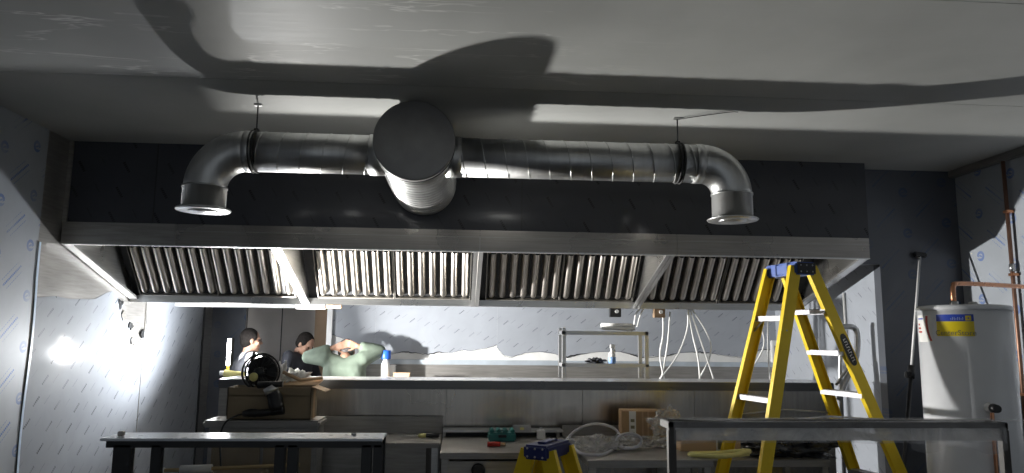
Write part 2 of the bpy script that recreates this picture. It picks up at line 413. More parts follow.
def back_film(x0, x1, low, name_label, top=2.05, tl=None):
    pts = [V((x0, BK - .006, top))] + [V((at(a, b, Y=BK).x, BK - .006, at(a, b, Y=BK).z)) for a, b in low] + [V((x1, BK - .006, top))]
    pts[1].x = x0; pts[-2].x = x1
    if tl: pts = tl + pts[1:]
    o = MB().prism(pts, (0, .003, 0), xz).build('protective_film', M['film_grey'], None, (x0, BK, 1.3))
    tag(o, name_label, 'plastic film')
    e = curve(pts[1:-1], 5); random.seed(int(x0 * 100) + 9)
    e = [p_ + V((0, -.004, random.uniform(-.008, .006))) for p_ in e]
    MB().tube(e, [max(.0015, .007 * (.3 + mnoise.noise(p_ * 4.0) * 1.4)) for p_ in e], 5).build('torn_edge_shadow', M['darkmetal'], o)  # dark shadow line along the torn film, built as a thin tube
    return o
xa, xb, xc_, xd, xe = [at(p, 340, Y=BK).x for p in (331, 375, 497, 700, 803)]
back_film(xa, xb - .0005, [(331, 334), (338, 337), (346, 339), (352, 342), (360, 345), (368, 350), (375, 354)], 'narrow printed film sheet with a curling lower edge behind the man in green')
back_film(xb + .0005, xc_ - .0005, [(375, 354), (390, 354), (404, 352), (415, 353), (428, 354), (440, 352), (452, 353), (462, 350), (470, 351), (480, 349), (488, 348), (497, 345)],
          'printed film sheet on the back wall with ragged white torn strip under it')
back_film(xc_ + .0005, xd - .0005, [(497, 347), (503, 355), (512, 357), (525, 353), (540, 352), (555, 354), (565, 357), (580, 354), (597, 352), (620, 352), (640, 357), (660, 356), (680, 353), (700, 352)],
          'wide printed film sheet on the wall behind the two-tier steel shelf')
back_film(xd + .0005, xe + .3, [(700, 352), (715, 354), (730, 356), (745, 357), (760, 350), (790, 350), (803, 350)], 'printed film sheet on the back wall seen through the tall yellow stepladder')
for px in (386, 470, 590, 735):
    pass

# ------------------------------------------------------------------ extractor hood
HX0, HX1 = -3.08, 3.385
HF, HB = 5.72, 6.98            # front face, gutter
Zb0, Zb1 = 2.285, 2.452        # front band
Zg0, Zg1 = 1.895, 1.955        # gutter
hood = thing('extractor_hood', 'long stainless canopy hood with slanted baffle openings along the back wall', 'extractor hood', (0, 6.3, 1.9))
bx = [HX0] + [at(p, 240, Y=HF).x for p in (175, 480, 677)] + [HX1]
for i in range(4):
    o = MB().bb((bx[i] + .001, HF, Zb0), (bx[i + 1] - .001, HF + .025, Zb1), .003).build('front_panel', M['hood_front'] if i else M['steel_dark'], hood)
MB().bb((HX0, HF - .004, Zb0 - .008), (HX1, HF + .05, Zb0), .003).build('front_lip', M['steel_bright'], hood)
MB().bb((HX0, HF + .03, Zb0), (HX1, HF + .09, Zb0 + .012)).build('grease_lip', M['steel'], hood)
MB().bb((HX0, HF, Zb1 - .06), (HX1, HB + .1, Zb1 - .052)).build('top_panel', M['steel_dark'], hood)
prof = [(HF + .01, Zb0), (HB + .06, Zg0), (HB + .06, Zb1 - .06), (HF + .01, Zb1 - .06)]
for x, s_ in ((HX0, 1), (HX1, -1)):
    sp = MB().prism([(x, y, z) for y, z in prof], (.012 * s_, 0, 0)).build('side_panel', M['steel'], hood)
    d = V((0, prof[1][0] - prof[0][0], prof[1][1] - prof[0][1]))
    mb = MB(); mb.prism([(x, *prof[0]), (x, *prof[1]), (x, prof[1][0], prof[1][1] + .02), (x, prof[0][0], prof[0][1] + .02)], (.075 * s_, 0, 0))
    mb.build('flange', M['steel_bright'], sp)
mb = MB(); mb.bb((HX0, HB - .01, Zg0), (HX1, HB + .06, Zg0 + .01)); mb.bb((HX0, HB - .012, Zg0), (HX1, HB - .002, Zg1)); mb.bb((HX0, HB + .05, Zg0), (HX1, HB + .06, Zb1 - .06))
mb.build('gutter', M['steel'], hood)
DV = [-1.46, .138, 1.71]
for x in DV:
    g = MB().prism([(x, y, z) for y, z in prof], (.012, 0, 0)).build('divider', M['steel'], hood)
    mb = MB(); mb.prism([(x - .04, *prof[0]), (x - .04, HB - .005, Zg0 - .004), (x - .04, HB - .005, Zg0 + .012), (x - .04, prof[0][0], prof[0][1] + .014)], (.034, 0, 0))
    mb.prism([(x + .0, *prof[0]), (x + .0, HB - .005, Zg0 - .004), (x + .0, HB - .005, Zg0 + .012), (x + .0, prof[0][0], prof[0][1] + .014)], (.034, 0, 0))
    mb.build('flange', M['steel_bright'], g)
# blank plates between filters and bay ends
FB, FT = (HB - .02, Zg0 + .055), (HB - .40, Zb1 - .065)     # foot and head of the filter plane
def slope_plate(x0, x1, back=.03):
    return MB().prism([(x0, FB[0] + back, FB[1]), (x0, FT[0] + back, FT[1]), (x0, FT[0] + back + .006, FT[1]), (x0, FB[0] + back + .006, FB[1])], (x1 - x0, 0, 0))
slope_plate(HX0, HX1, .06).build('filter_back', M['darkmetal'], hood)
FW = .72
fx = [(-2.99, -2.28), (-1.355, -.63), (.235, .955), (1.80, 2.53)]
slx, slz = FT[0] - FB[0], FT[1] - FB[1]; SL = math.hypot(slx, slz); AN = math.atan2(slz, -slx)
def filter_frame():
    mb = MB(); w, h = FW, SL
    for a, b in (((0, 0), (.008, h)), ((w - .008, 0), (w, h)), ((0, 0), (w, .01)), ((0, h - .016), (w, h))):
        mb.bb((a[0], .006, a[1]), (b[0], .04, b[1]), .002)
    mb.mi = 1; mb.bb((.0, .036, 0), (w, .04, h))
    return mb
def baffles():
    mb = MB(); n = 7; pit = (FW - .012) / n
    for i in range(n):
        cx = .006 + pit * (i + .5); hw = pit * .36; rings = []
        zs = [.03, .036, .046, .062, .085, SL - .02]; ks = [.15, .5, .75, .93, 1, 1]
        for z, k in zip(zs, ks):
            rings.append([V((cx + hw * k * math.cos(a), .036 - .062 * k * math.sin(a), z)) for a in [PI * j / 10 for j in range(11)]])
        mb.rings(rings[::-1], False, False)
    return mb
def place_filter(o, x):
    o.location = (x, FB[0], FB[1]); o.rotation_euler = (PI / 2 - AN, 0, 0)
ordn = ['first', 'second', 'third', 'fourth', 'fifth', 'sixth', 'seventh', 'eighth']
root = None; k = 0
for a, b in fx:
    for x in (a, b):
        lab = 'steel baffle filter under the hood, %s of eight counted from the torn-film wall' % ordn[k]
        if root is None:
            root = thing('baffle_filter', lab, 'filter', (0, 0, 0), 'baffle filters under the hood')
            kids = [filter_frame().build('filter_frame', [M['steel_dark'], M['darkmetal']], root), baffles().build('baffle_panel', M['baffle'], root)]
            kids.append(MB().box((FW / 2, .0, SL * .62), (.012, .04, .07), None, .003).build('handle', M['steel_dark'], root))
            place_filter(root, x)
        else:
            r = root.copy(); C.objects.link(r); place_filter(r, x); r['label'] = lab
            for c in kids:
                d = c.copy(); C.objects.link(d); d.parent = r
        k += 1
# small fittings under the gutter
for px, py, mt, lab in ((615, 306, 'darkmetal', 'small dark junction box under the hood edge above the white cable coil'), (659, 309, 'brownboard', 'small brassy junction box under the hood edge with white cables below')):
    p = at(px, py, Y=HB + .02)
    t = thing('junction_box', lab, 'junction box', (p.x, p.y, Zg0 - .085), 'junction boxes under the hood')
    MB().bb((p.x - .055, p.y - .03, Zg0 - .085), (p.x + .055, p.y + .04, Zg0), .004).build('body', M[mt], t)
    MB().cyl((p.x + .01, p.y, Zg0 - .03), (p.x + .01, p.y - .045, Zg0 - .03), .018, 12).build('gland', M['white_p'], t)
p = at(310, 307, Y=HB + .03)
t = thing('light_fitting', 'short pale strip fitting with end box under the hood above the recess', 'light fitting', (p.x, p.y, Zg0 - .05))
MB().bb((p.x - .13, p.y - .03, Zg0 - .045), (p.x + .15, p.y + .03, Zg0), .006).build('body', M['alu'], t)
MB().bb((p.x + .15, p.y - .025, Zg0 - .035), (p.x + .30, p.y + .03, Zg0), .006).build('end_box', M['brownboard'], t)

# ------------------------------------------------------------------ spiral duct
DY = 4.67
dz = at(300, 153, Y=DY).z; DR = .130
cap = at(414, 140, Y=4.42); BR = .254
duct = thing('ventilation_duct', 'galvanised spiral duct with capped round drum and two down-turned ends under the ceiling', 'duct', (cap.x, DY, dz))
mb = MB(); mb.lathe((cap.x, 4.44, cap.z), [(BR - .01, 0), (BR, .01), (BR, 1.32)], 64, (0, 1, 0))
hel = [V((cap.x + (BR + .001) * math.cos(a), 4.50 + a / (2 * PI) * .085, cap.z + (BR + .001) * math.sin(a))) for a in [i * 2 * PI / 40 for i in range(int(40 * 14))]]
mb.tube(hel, .004, 5); mb.build('drum', M['galv'], duct)
mb = MB(); mb.lathe((cap.x, 4.42, cap.z), [(.001, 0), (BR - .006, .002), (BR + .003, .006), (BR + .003, .05), (BR, .05)], 64, (0, 1, 0)); mb.build('end_cap', M['cap'], duct)
MB().lathe((cap.x, 4.47, cap.z), [(BR, 0), (BR + .006, .003), (BR + .006, .016), (BR, .02)], 64, (0, 1, 0)).build('seal_ring', M['rubber'], duct)
def side(px_el, px_sp, y_fl, sg, px_cl):
    el = at(px_el, 156, Y=DY); sp = at(px_sp, 200, Y=DY); zf = at(px_sp, y_fl, Y=DY).z
    x0 = cap.x + sg * BR * .9; Rb = abs(sp.x - el.x)
    mb = MB(); mb.cyl((x0, DY, dz), (el.x, DY, dz), DR, 40)
    n = abs(el.x - x0) / .14
    mb.tube([V((x0 + sg * a / (2 * PI) * .14, DY + (DR + .0005) * math.cos(a), dz + (DR + .0005) * math.sin(a))) for a in [i * 2 * PI / 32 for i in range(int(32 * n))]], .0035, 5)
    mb.build('spiral_pipe', M['galv'], duct)
    MB().cyl((x0 - sg * .03, DY, dz), (x0 + sg * .07, DY, dz), DR + .006, 40).build('collar', M['galv'], duct)
    arc = [V((el.x + sg * Rb * math.sin(t), DY, dz - Rb + Rb * math.cos(t))) for t in [PI / 2 * i / 14 for i in range(15)]]
    e = MB().tube(arc, DR + .002, 40).build('elbow', M['galv'], duct)
    MB().cyl((el.x - sg * .05, DY, dz), (el.x + sg * .005, DY, dz), DR + .005, 40).build('elbow_cuff', M['galv'], e)
    zt = dz - Rb
    mb = MB(); mb.lathe((sp.x, DY, zf), [(DR + .004, .01), (DR + .004, zt - zf), (DR + .009, zt - zf), (DR + .009, zt - zf + .012)], 40)
    o = mb.build('outlet', M['galv'], duct)
    mb = MB(); mb.lathe((sp.x, DY, zf), [(DR - .02, 0), (DR + .034, .001), (DR + .040, .008), (DR + .034, .014), (DR, .016)], 48); mb.build('outlet_flange', M['steel_bright'], o)
    mb = MB(); mb.lathe((sp.x, DY, zf - .012), [(.001, 0), (.085, .004), (.095, .012), (.06, .02), (.001, .022)], 36); mb.build('valve_disc', M['steel_bright'], o)
    cl = at(px_cl, 156, Y=DY).x
    mb = MB()
    for q in (-.012, .012): mb.tube([V((cl + q, DY + (DR + .006) * math.cos(a), dz + (DR + .006) * math.sin(a))) for a in [2 * PI * i / 36 for i in range(37)]], .006, 6)
    mb.box((cl, DY, dz + DR + .015), (.03, .03, .02), None, .003)
    c = mb.build('clamp', M['rubber'], duct)
    mb = MB(); mb.cyl((cl, DY, dz + DR), (cl, DY, CZ), .005, 8); mb.build('hanger_rod', M['darkmetal'], c)
    MB().box((cl, DY, CZ - .006), (.05, .03, .012), None, .003).build('ceiling_plate', M['steel_bright'], c)
    return cl
side(247, 204, 211, -1, 255)
clr = side(700, 732, 221, 1, 678)
w = [V((clr, DY, CZ - .012)), at(700, 116, Z=CZ - .02), at(730, 112, Z=CZ - .008), at(738, 112, Z=CZ - .006)]
tag(MB().tube(curve(w), .003, 5).build('loose_wire', M['darkmetal'], None, w[0]), 'thin dark loose wire trailing over the ceiling from the hanger', 'wire')

# ------------------------------------------------------------------ pass counter and prep tables
PY = 5.80; PX0, PX1 = -1.85, 3.06; PZ = 1.262
ps = thing('serving_counter', 'long raised stainless pass counter with dark front across the cooking bay', 'counter', (.6, 6.1, 0))
MB().bb((PX0, PY, PZ - .006), (PX1, 6.25, PZ), .002).build('top', M['steel_bright'], ps)
mb = MB(); mb.bb((PX0, PY - .004, PZ - .07), (PX1, PY + .02, PZ - .004), .005); mb.build('front_lip', M['lip'], ps)
sx = at(582, 410, Y=PY + .05).x
for a, b in ((PX0, -.1), (-.098, sx), (sx + .003, 1.9), (1.903, PX1)):
    MB().bb((a, PY + .04, .1), (b, PY + .06, PZ - .06)).build('front_panel', M['panel'], ps)
MB().bb((PX0, 6.20, .1), (PX1, 6.22, PZ - .01)).build('back_panel', M['steel_dull'], ps)
for x in (PX0 + .03, PX1 - .03): MB().bb((x - .03, PY + .03, 0), (x + .03, 6.20, PZ - .07)).build('end_panel', M['steel_dark'], ps)
# low prep counter with upstand
a = thing('prep_counter', 'low grey steel prep counter with upstand, holding the yellow-handled screwdriver', 'counter', (-.6, 5.5, 0))
xa0, xa1 = -1.10, -.125
MB().bb((xa0, 5.24, .825), (xa1, 5.80, .86), .004).build('top', M['steel_dull'], a)
MB().bb((xa0, 5.77, .86), (xa1, 5.80, .985), .003).build('upstand', M['steel_dull'], a)
MB().bb((xa0, 5.30, .15), (xa1 - .1, 5.32, .825)).build('front_panel', M['steel_dark'], a)
for x, y in ((xa1 - .06, 5.27), (xa0 + .03, 5.27), (xa1 - .06, 5.75), (xa0 + .03, 5.75)): MB().bb((x, y, 0), (x + .045, y + .045, .825), .004).build('leg', M['steel'], a)
# long table with a raised shelf at the back
b = thing('prep_table', 'dark steel prep table with a raised back shelf carrying the teal tool case', 'table', (.3, 5.3, 0))
xb0, xb1 = -.115, .80
MB().bb((xb0, 4.86, .812), (xb1, 5.70, .852), .004).build('top', M['steel_dull'], b)
MB().bb((xb0, 5.60, .888), (.80, 5.76, .905), .003).build('raised_shelf', M['steel'], b)
MB().bb((xb0, 5.705, .80), (.80, 5.715, .89)).build('shelf_back', M['darkmetal'], b)
for x in (xb0, .75): MB().bb((x, 5.6, .85), (x + .02, 5.75, .89)).build('shelf_bracket', M['steel_dark'], b)
MB().bb((xb0 + .03, 4.91, .30), (.75, 4.93, .79), .004).build('drawer_front', M['steel_dark'], b)
q = at(478, 470, Y=4.90); MB().lathe((q.x, 4.91, q.z), [(.02, 0), (.02, -.02), (.045, -.022), (.045, -.04), (.03, -.045)], 24, (0, 1, 0)).build('knob', M['black'], b)
for x in (xb0 + .01, xb1 - .06):
    for y in (4.88, 5.64): MB().bb((x, y, 0), (x + .045, y + .045, .812), .004).build('leg', M['steel_dark'], b)
def side_table(x0, x1, y0, label, z=.852):
    t = thing('prep_table', label, 'table', ((x0 + x1) / 2, (y0 + 5.7) / 2, 0))
    MB().bb((x0, y0, z - .045), (x1, 5.70, z), .004).build('top', M['steel_dull'], t)
    MB().bb((x0, 5.69, z), (x1, 5.71, z + .08), .003).build('upstand', M['steel_dull'], t)
    MB().bb((x0 + .05, y0 + .05, .18), (x1 - .05, 5.65, .20), .003).build('lower_shelf', M['steel_dark'], t)
    for x in (x0 + .01, x1 - .055):
        for y in (y0 + .02, 5.64): MB().bb((x, y, 0), (x + .045, y + .045, z - .045), .004).build('leg', M['steel_dark'], t)
side_table(.805, 1.60, 4.56, 'deeper steel table holding the taped carton, cables and clear plastic')
side_table(1.605, 2.60, 5.02, 'dark table with the black bin bag behind the tall stepladder', .775)
# steel ledge unit with the carton
lg = thing('steel_cabinet', 'squat grey steel cabinet carrying the brown carton and power tool', 'cabinet', (-1.27, 5.2, 0))
mb = MB(); mb.bb((-1.66, 4.93, 1.0), (-.91, 5.22, 1.045), .012); mb.build('top', M['steel_dull'], lg)
mb = MB(); mb.bb((-1.63, 4.97, .5), (-.93, 5.21, 1.0), .008); mb.build('body', M['steel_dull'], lg)
MB().bb((-1.60, 4.955, .53), (-1.29, 4.97, .97), .006).build('door', M['card_dk'], lg); MB().bb((-1.27, 4.955, .53), (-.96, 4.97, .97), .006).build('door', M['card_dk'], lg)
for x in (-1.6, -1.0):
    for y in (5.0, 5.16): MB().bb((x, y, 0), (x + .04, y + .04, .5), .004).build('leg', M['steel_dull'], lg)

# ------------------------------------------------------------------ open carton, cooling fan, power tool
bx0, bx1, by0, by1, bz0, bz1 = -1.53, -.985, 5.0, 5.21, 1.047, 1.255
ct = thing('carton', 'wide brown open carton with raised flaps on the squat steel cabinet', 'box', (-1.26, 5.2, bz0))
mb = MB(); th = .006
mb.bb((bx0, by0, bz0), (bx1, by0 + th, bz1)); mb.bb((bx0, by1 - th, bz0), (bx1, by1, bz1))
mb.bb((bx0, by0, bz0), (bx0 + th, by1, bz1)); mb.bb((bx1 - th, by0, bz0), (bx1, by1, bz1)); mb.bb((bx0, by0, bz0), (bx1, by1, bz0 + th))
mb.bb((bx0, by0, bz0 + .15), (bx1, by1, bz0 + .155))
mb.build('body', M['card_dk'], ct)
mb = MB(); mb.prism([(bx1, by0, bz1), (bx1, by1, bz1), (bx1 + .09, by1, bz1 - .03), (bx1 + .09, by0, bz1 - .03)], (0, 0, .005)); mb.build('flap', M['card_l'], ct)
mb = MB(); mb.prism([(bx0 + .3, by1, bz1), (bx1, by1, bz1), (bx1 + .02, by1 + .1, bz1 + .03), (bx0 + .3, by1 + .1, bz1 + .03)], (0, 0, .005)); mb.build('flap', M['card_l'], ct)
MB().bb((bx1 - .004, by0 + .07, bz0), (bx1 + .002, by1 - .07, bz1)).build('tape', M['card_l'], ct)
# fan (round cage)
fc = at(261, 372, Y=5.12); fr = .125
fc.z = max(fc.z, bz1 - .05 + fr * .6)
fan = thing('desk_fan', 'small round black cage fan with yellow centre standing on the open carton', 'fan', (fc.x, fc.y, bz1 - .1))
mb = MB()
for y, r in ((-.04, fr * .93), (0, fr), (.04, fr * .93)):
    mb.tube([V((fc.x + r * math.cos(a), fc.y + y, fc.z + r * math.sin(a))) for a in [2 * PI * i / 32 for i in range(33)]], .006, 6)
for i in range(20):
    a = 2 * PI * i / 20; c_, s_ = math.cos(a), math.sin(a)
    mb.tube([V((fc.x + r * c_, fc.y + y, fc.z + r * s_)) for r, y in ((.03, -.06), (fr * .7, -.055), (fr, 0), (fr * .7, .05), (.03, .055))], .0025, 4)
mb.build('cage', M['black'], fan)
mb = MB(); mb.lathe((fc.x, fc.y - .065, fc.z), [(.001, 0), (.03, .002), (.034, .01), (.034, .13), (.001, .14)], 24, (0, 1, 0)); mb.build('motor', M['darkmetal'], fan)
mb = MB(); mb.lathe((fc.x, fc.y + .052, fc.z), [(.03, 0), (fr * .80, -.004), (fr * .84, .004), (.03, .012)], 40, (0, 1, 0)); mb.build('lamp_blocking_disc', M['rubber'], fan)  # added disc that hides the flood lamp's glowing panel
MB().lathe((fc.x - .03, fc.y - .072, fc.z - .03), [(.001, 0), (.026, .001), (.03, .008)], 24, (0, 1, 0)).build('badge', M['yel_sheet'], fan)['label'] = 'yellow disc'
for k in range(5):
    a = 2 * PI * k / 5; d = V((math.cos(a), 0, math.sin(a))); e = V((-math.sin(a), .25, math.cos(a)))
    b0 = V((fc.x, fc.y, fc.z)); MB().prism([b0 + d * .03 - e * .012, b0 + d * .1 - e * .035, b0 + d * .1 + e * .035, b0 + d * .03 + e * .012], (0, .004, 0)).build('blade', M['darkmetal'], fan)
MB().bb((fc.x - .1, fc.y - .05, bz1 - .105), (fc.x + .1, fc.y + .05, fc.z - fr * .93), .01).build('base', M['black'], fan)
# power tool
pt = at(262, 416, Y=4.96); pt.z = 1.045
tool = thing('power_tool', 'black corded power tool with long grip lying before the brown carton', 'power tool', (pt.x, pt.y, pt.z))
g = [at(243, 414, Y=4.95), at(250, 413, Y=4.95), at(262, 413, Y=4.95), at(275, 411, Y=4.95), at(284, 410, Y=4.95)]
for v in g: v.z = max(v.z, 1.075)
MB().tube(curve(g), [.018 + .010 * min(1, i / 8) - (.004 if 12 < i < 22 else 0) for i in range(len(curve(g)))], 14).build('grip', M['black'], tool)
h0, h1, h2 = at(277, 411, Y=4.95), at(275, 398, Y=4.96), at(269, 386, Y=4.96)
MB().tube([h0, h0.lerp(h1, .4), h1, h1.lerp(h2, .5), h2], [.042, .05, .05, .04, .034], 18).build('motor_housing', M['black'], tool)
MB().tube([h1.lerp(h2, .45), h1.lerp(h2, .95)], [.047, .043], 18).build('collar', M['steel_bright'], tool)
MB().tube([at(258, 385, Y=4.95), at(283, 384, Y=4.95)], [.024, .02], 14).build('gear_head', M['black'], tool)
MB().tube(curve([g[0], at(236, 416, Y=4.9), at(227, 421, Y=4.88), at(222, 429, Y=4.87), at(220, 440, Y=4.9), at(221, 470, Y=4.9)]), .006, 8).build('cord', M['rubber'], tool)
# papers / bags by the carton
c0 = at(296, 371, Y=5.35)
crumple('plastic_bag', (c0.x, c0.y, bz1 - .02), (.11, .09, .075), M['paper'], 2, .8); tag(bpy.context.scene.objects['plastic_bag'], 'crumpled white bag lying on the open carton beside the fan', 'bag')
c0 = at(281, 361, Y=5.3)
o = crumple('crumpled_paper', (c0.x, c0.y, bz1), (.035, .04, .10), M['paper'], 5, .8); tag(o, 'small upright twist of white paper between fan and white bag', 'paper')
st = [at(300, 384, Y=5.2), at(318, 380, Y=5.25)]
tag(MB().tube([at(283, 372, Y=5.1), at(300, 380, Y=5.15), at(322, 378, Y=5.3)], .012, 8).build('packing_strip', M['card_l'], None, at(300, 380, Y=5.15)), 'thin tan packing strip lying across the carton flaps', 'strip')

# ------------------------------------------------------------------ items on the prep surfaces
p = at(412, 437, Y=5.5); z0 = .862
sd = thing('screwdriver', 'screwdriver with yellow and black handle on the low prep counter', 'screwdriver', (p.x, p.y, z0))
xs = at(405, 437, Y=5.5).x; xe_ = at(437, 437, Y=5.5).x
MB().tube([(xs - .02, 5.52, z0 + .014), (xs + .10, 5.50, z0 + .014)], .004, 8).build('shaft', M['steel'], sd)
MB().tube([(xs + .10, 5.5, z0 + .017), (xs + .13, 5.495, z0 + .017), (xs + .16, 5.49, z0 + .017)], [.012, .017, .014], 12).build('collar', M['yel_sheet'], sd)
MB().tube([(xs + .155, 5.49, z0 + .017), (xs + .2, 5.485, z0 + .019), (xs + .25, 5.48, z0 + .018)], [.014, .019, .013], 12).build('handle', M['black'], sd)
p = at(502, 437, Y=5.4); z1 = .853
tt = thing('tool_case', 'teal plastic tool case with ribbed lid at the back of the prep table', 'case', (p.x, p.y, z1))
MB().bb((p.x - .10, 5.36, z1), (p.x + .10, 5.52, z1 + .06), .01).build('body', M['teal'], tt)
mb = MB()
for i in range(4): mb.bb((p.x - .09 + i * .05, 5.37, z1 + .058), (p.x - .06 + i * .05, 5.51, z1 + .085), .006)
mb.build('lid', M['teal'], tt); MB().bb((p.x - .03, 5.345, z1 + .03), (p.x + .03, 5.36, z1 + .05), .003).build('latch', M['black'], tt)
p = at(496, 446, Y=5.12)
mk = thing('marker_pen', 'short fat red marker lying at the front of the prep table', 'marker', (p.x, p.y, z1))
MB().tube([(p.x - .06, 5.12, z1 + .018), (p.x + .03, 5.115, z1 + .018)], .017, 14).build('barrel', M['red'], mk); MB().tube([(p.x + .03, 5.115, z1 + .018), (p.x + .065, 5.11, z1 + .018)], [.015, .012], 14).build('cap', M['card_l'], mk)
p = at(519, 434, Y=5.45)
bl = thing('spirit_level', 'short grey aluminium level lying behind the teal tool case', 'level', (p.x, 5.5, z1))
R_ = Matrix.Rotation(.0, 3, 'Y'); MB().box((p.x + .03, 5.56, z1 + .07), (.14, .03, .05), R_, .004).build('body', M['alu'], bl); MB().box((p.x + .03, 5.543, z1 + .07), (.03, .004, .02), R_, .002).build('vial', M['yel_sheet'], bl)
p = at(541, 434, Y=5.5)
bt = thing('adaptor_plug', 'small white plug adaptor standing behind the low stepladder', 'plug', (p.x, 5.5, z1))
MB().bb((p.x - .03, 5.47, z1), (p.x + .03, 5.53, z1 + .07), .008).build('body', M['white_p'], bt); MB().bb((p.x - .012, 5.49, z1 + .07), (p.x + .012, 5.51, z1 + .085), .003).build('pin', M['steel'], bt)
# coil of hose, bags
def loops(c, rx, ry, n, wob, sd):
    random.seed(sd); out = []
    for i in range(n * 16):
        a = 2 * PI * i / 16; k = 1 + wob * math.sin(a * .37 + sd) + random.uniform(-.015, .015)
        out.append(V((c.x + rx * k * math.cos(a), c.y + ry * k * math.sin(a), c.z + .010 * (i / 16) + .010 * abs(math.sin(a * .5)))))
    return out
p = at(597, 440, Y=5.3); p.z = z1 + .012
hs = loops(p, .20, .12, 3, .15, 2)
big = curve([at(566, 441, Y=5.25), at(575, 431, Y=5.25), at(592, 424, Y=5.28), at(609, 426, Y=5.3), at(619, 434, Y=5.28), at(618, 446, Y=5.1), at(604, 454, Y=4.72), at(583, 454, Y=4.7), at(573, 447, Y=4.9)], 6)
for v in big: v.z = max(v.z, z1 + .012)
tag(MB().tube(big, .010, 8).build('hose_loop', M['greyhose'], None, big[0]), 'large single loop of pale hose rising off the prep table', 'hose')
sm = []
for i in range(60):
    a = 2 * PI * i / 20; k = 1 - .1 * (i / 60)
    q = at(629 + 13 * k * math.cos(a), 441 + 8 * k * math.sin(a), Y=4.95 + .02 * (i / 20)); q.z = max(q.z, z1 + .012); sm.append(q)
tag(MB().tube(sm, .009, 8).build('cable_coil', M['greyhose'], None, sm[0]), 'tight coil of lilac-grey cable leaning before the taped carton', 'cable')
p = at(597, 449, Y=5.0); o = crumple('plastic_bag', (p.x, p.y, z1), (.17, .14, .06), M['bag'], 4, .55); tag(o, 'crumpled clear plastic bag spread inside the hose loop on the table', 'bag')
p = at(640, 446, Y=5.15); o = crumple('bubble_wrap', (p.x, 5.12, z1), (.20, .07, .05), M['bag'], 9, .8); tag(o, 'low ridge of clear plastic in front of the taped carton', 'plastic film')
# cartons
def carton(c, d, rz, mat, label, tape_x=None, z=z1):
    t = thing('carton', label, 'box', (c[0], c[1], z)); R_ = Matrix.Rotation(rz, 3, 'Z')
    ctr = V((c[0], c[1], z + d[2] / 2)); MB().box(ctr, d, R_, .004).build('body', mat, t)
    MB().box(ctr + V((0, 0, d[2] / 2 + .002)), (d[0], .05, .003), R_).build('tape', M['card_l'], t)
    if tape_x is not None:
        mb = MB(); mb.box(ctr + R_ @ V((tape_x, -d[1] / 2 - .002, 0)), (.05, .003, d[2]), R_); mb.mi = 1
        for k in range(3): mb.box(ctr + R_ @ V((tape_x, -d[1] / 2 - .0045, -d[2] * .25 + d[2] * .22 * k)), (.028, .002, .022), R_)
        mb.build('label_strip', [M['paper'], M['grey_ink']], t)
    return t
q0, q1 = at(619, 430, Y=5.40), at(672, 430, Y=5.3)
cc = carton(((q0.x + q1.x) / 2 + .06, 5.50), (.42, .24, .215), -.12, M['card'], 'taped brown carton with a white paper strip at the back of the prep table', -.13)
for k, dx in enumerate((-.07, -.03)): MB().box(V(((q0.x + q1.x) / 2 + .06 + dx, 5.375 - dx * .12, z1 + .11)), (.012, .004, .216), Matrix.Rotation(-.12, 3, 'Z')).build('strap', M['card_l'], cc)
q = at(709, 450, Y=4.95); carton((q.x, 4.99), (.42, .15, .10), .04, M['card_l'], 'flat brown carton with labels lying behind the yellow sheet', .06)
q = at(663, 433, Y=5.3); o = crumple('plastic_wrap', (q.x + .03, 5.27, z1 + .07), (.12, .07, .12), M['bag'], 12, .45); tag(o, 'bunch of clear plastic wrap hanging over the taped carton', 'plastic film')
q = at(722, 459, Y=4.68)
mb = MB(); pts = []
for i in range(25):
    a = 2 * PI * i / 24; k = 1 + .12 * math.sin(3 * a)
    pts.append(V((q.x + .19 * k * math.cos(a), 4.70 + .06 * k * math.sin(a), z1 + .012 + .02 * max(0, math.cos(a)))))
mb.tube(pts, .016, 8)
mb.prism([V((p_.x, p_.y, z1 + .004)) for p_ in pts[:-1]], (0, 0, .012))
tag(mb.build('yellow_sleeve', M['yel_sheet'], None, (q.x, 4.70, z1)), 'flat yellow plastic sleeve lying on the table behind the wrapped shelf', 'plastic sleeve')
q = at(790, 452, Y=5.3); o = crumple('bin_bag', (q.x - .03, 5.25, .775), (.30, .15, .09), M['blackbag'], 6, .9); tag(o, 'glossy black bin bag slumped on the table behind the tall stepladder', 'bag')

# ------------------------------------------------------------------ two-tier steel shelf, bottle, cable coil behind the pass
x0, x1, ya, yb = .935, 1.74, 6.62, 6.9; zt, zl = 1.668, 1.372
sh = thing('steel_shelf', 'two-tier stainless shelf unit behind the pass, cable coil on its top', 'shelf', (1.34, 6.8, 0))
MB().bb((x0, ya, zt - .035), (x1, yb, zt), .004).build('top_shelf', M['steel'], sh)
MB().bb((x0, ya, zl - .03), (x1, yb, zl), .004).build('lower_shelf', M['steel_bright'], sh)
for x in (x0, x1 - .035):
    for y in (ya, yb - .035): MB().bb((x, y, 0), (x + .035, y + .035, zt + (.03 if x == x0 else 0)), .004).build('leg', M['steel_bright'], sh)
p = at(618, 326, Y=6.75); p.z = zt + .012
cl = loops(p, .15, .10, 5, .08, 5)
co_ = thing('cable_coil', 'flat coil of white cable with green tag on top of the two-tier shelf', 'cable', (p.x, p.y, zt))
MB().tube(cl, .010, 7).build('coil', M['cable'], co_)
MB().box((p.x + .13, p.y - .02, zt + .05), (.04, .02, .03), Matrix.Rotation(.6, 3, 'Y'), .004).build('tag', plain('green_tag', (.35, .5, .15), .5), co_)
p = at(612, 355, Y=6.72)
bo = thing('spray_bottle', 'small clear spray bottle with blue liquid on the lower shelf tier', 'bottle', (p.x, 6.72, zl))
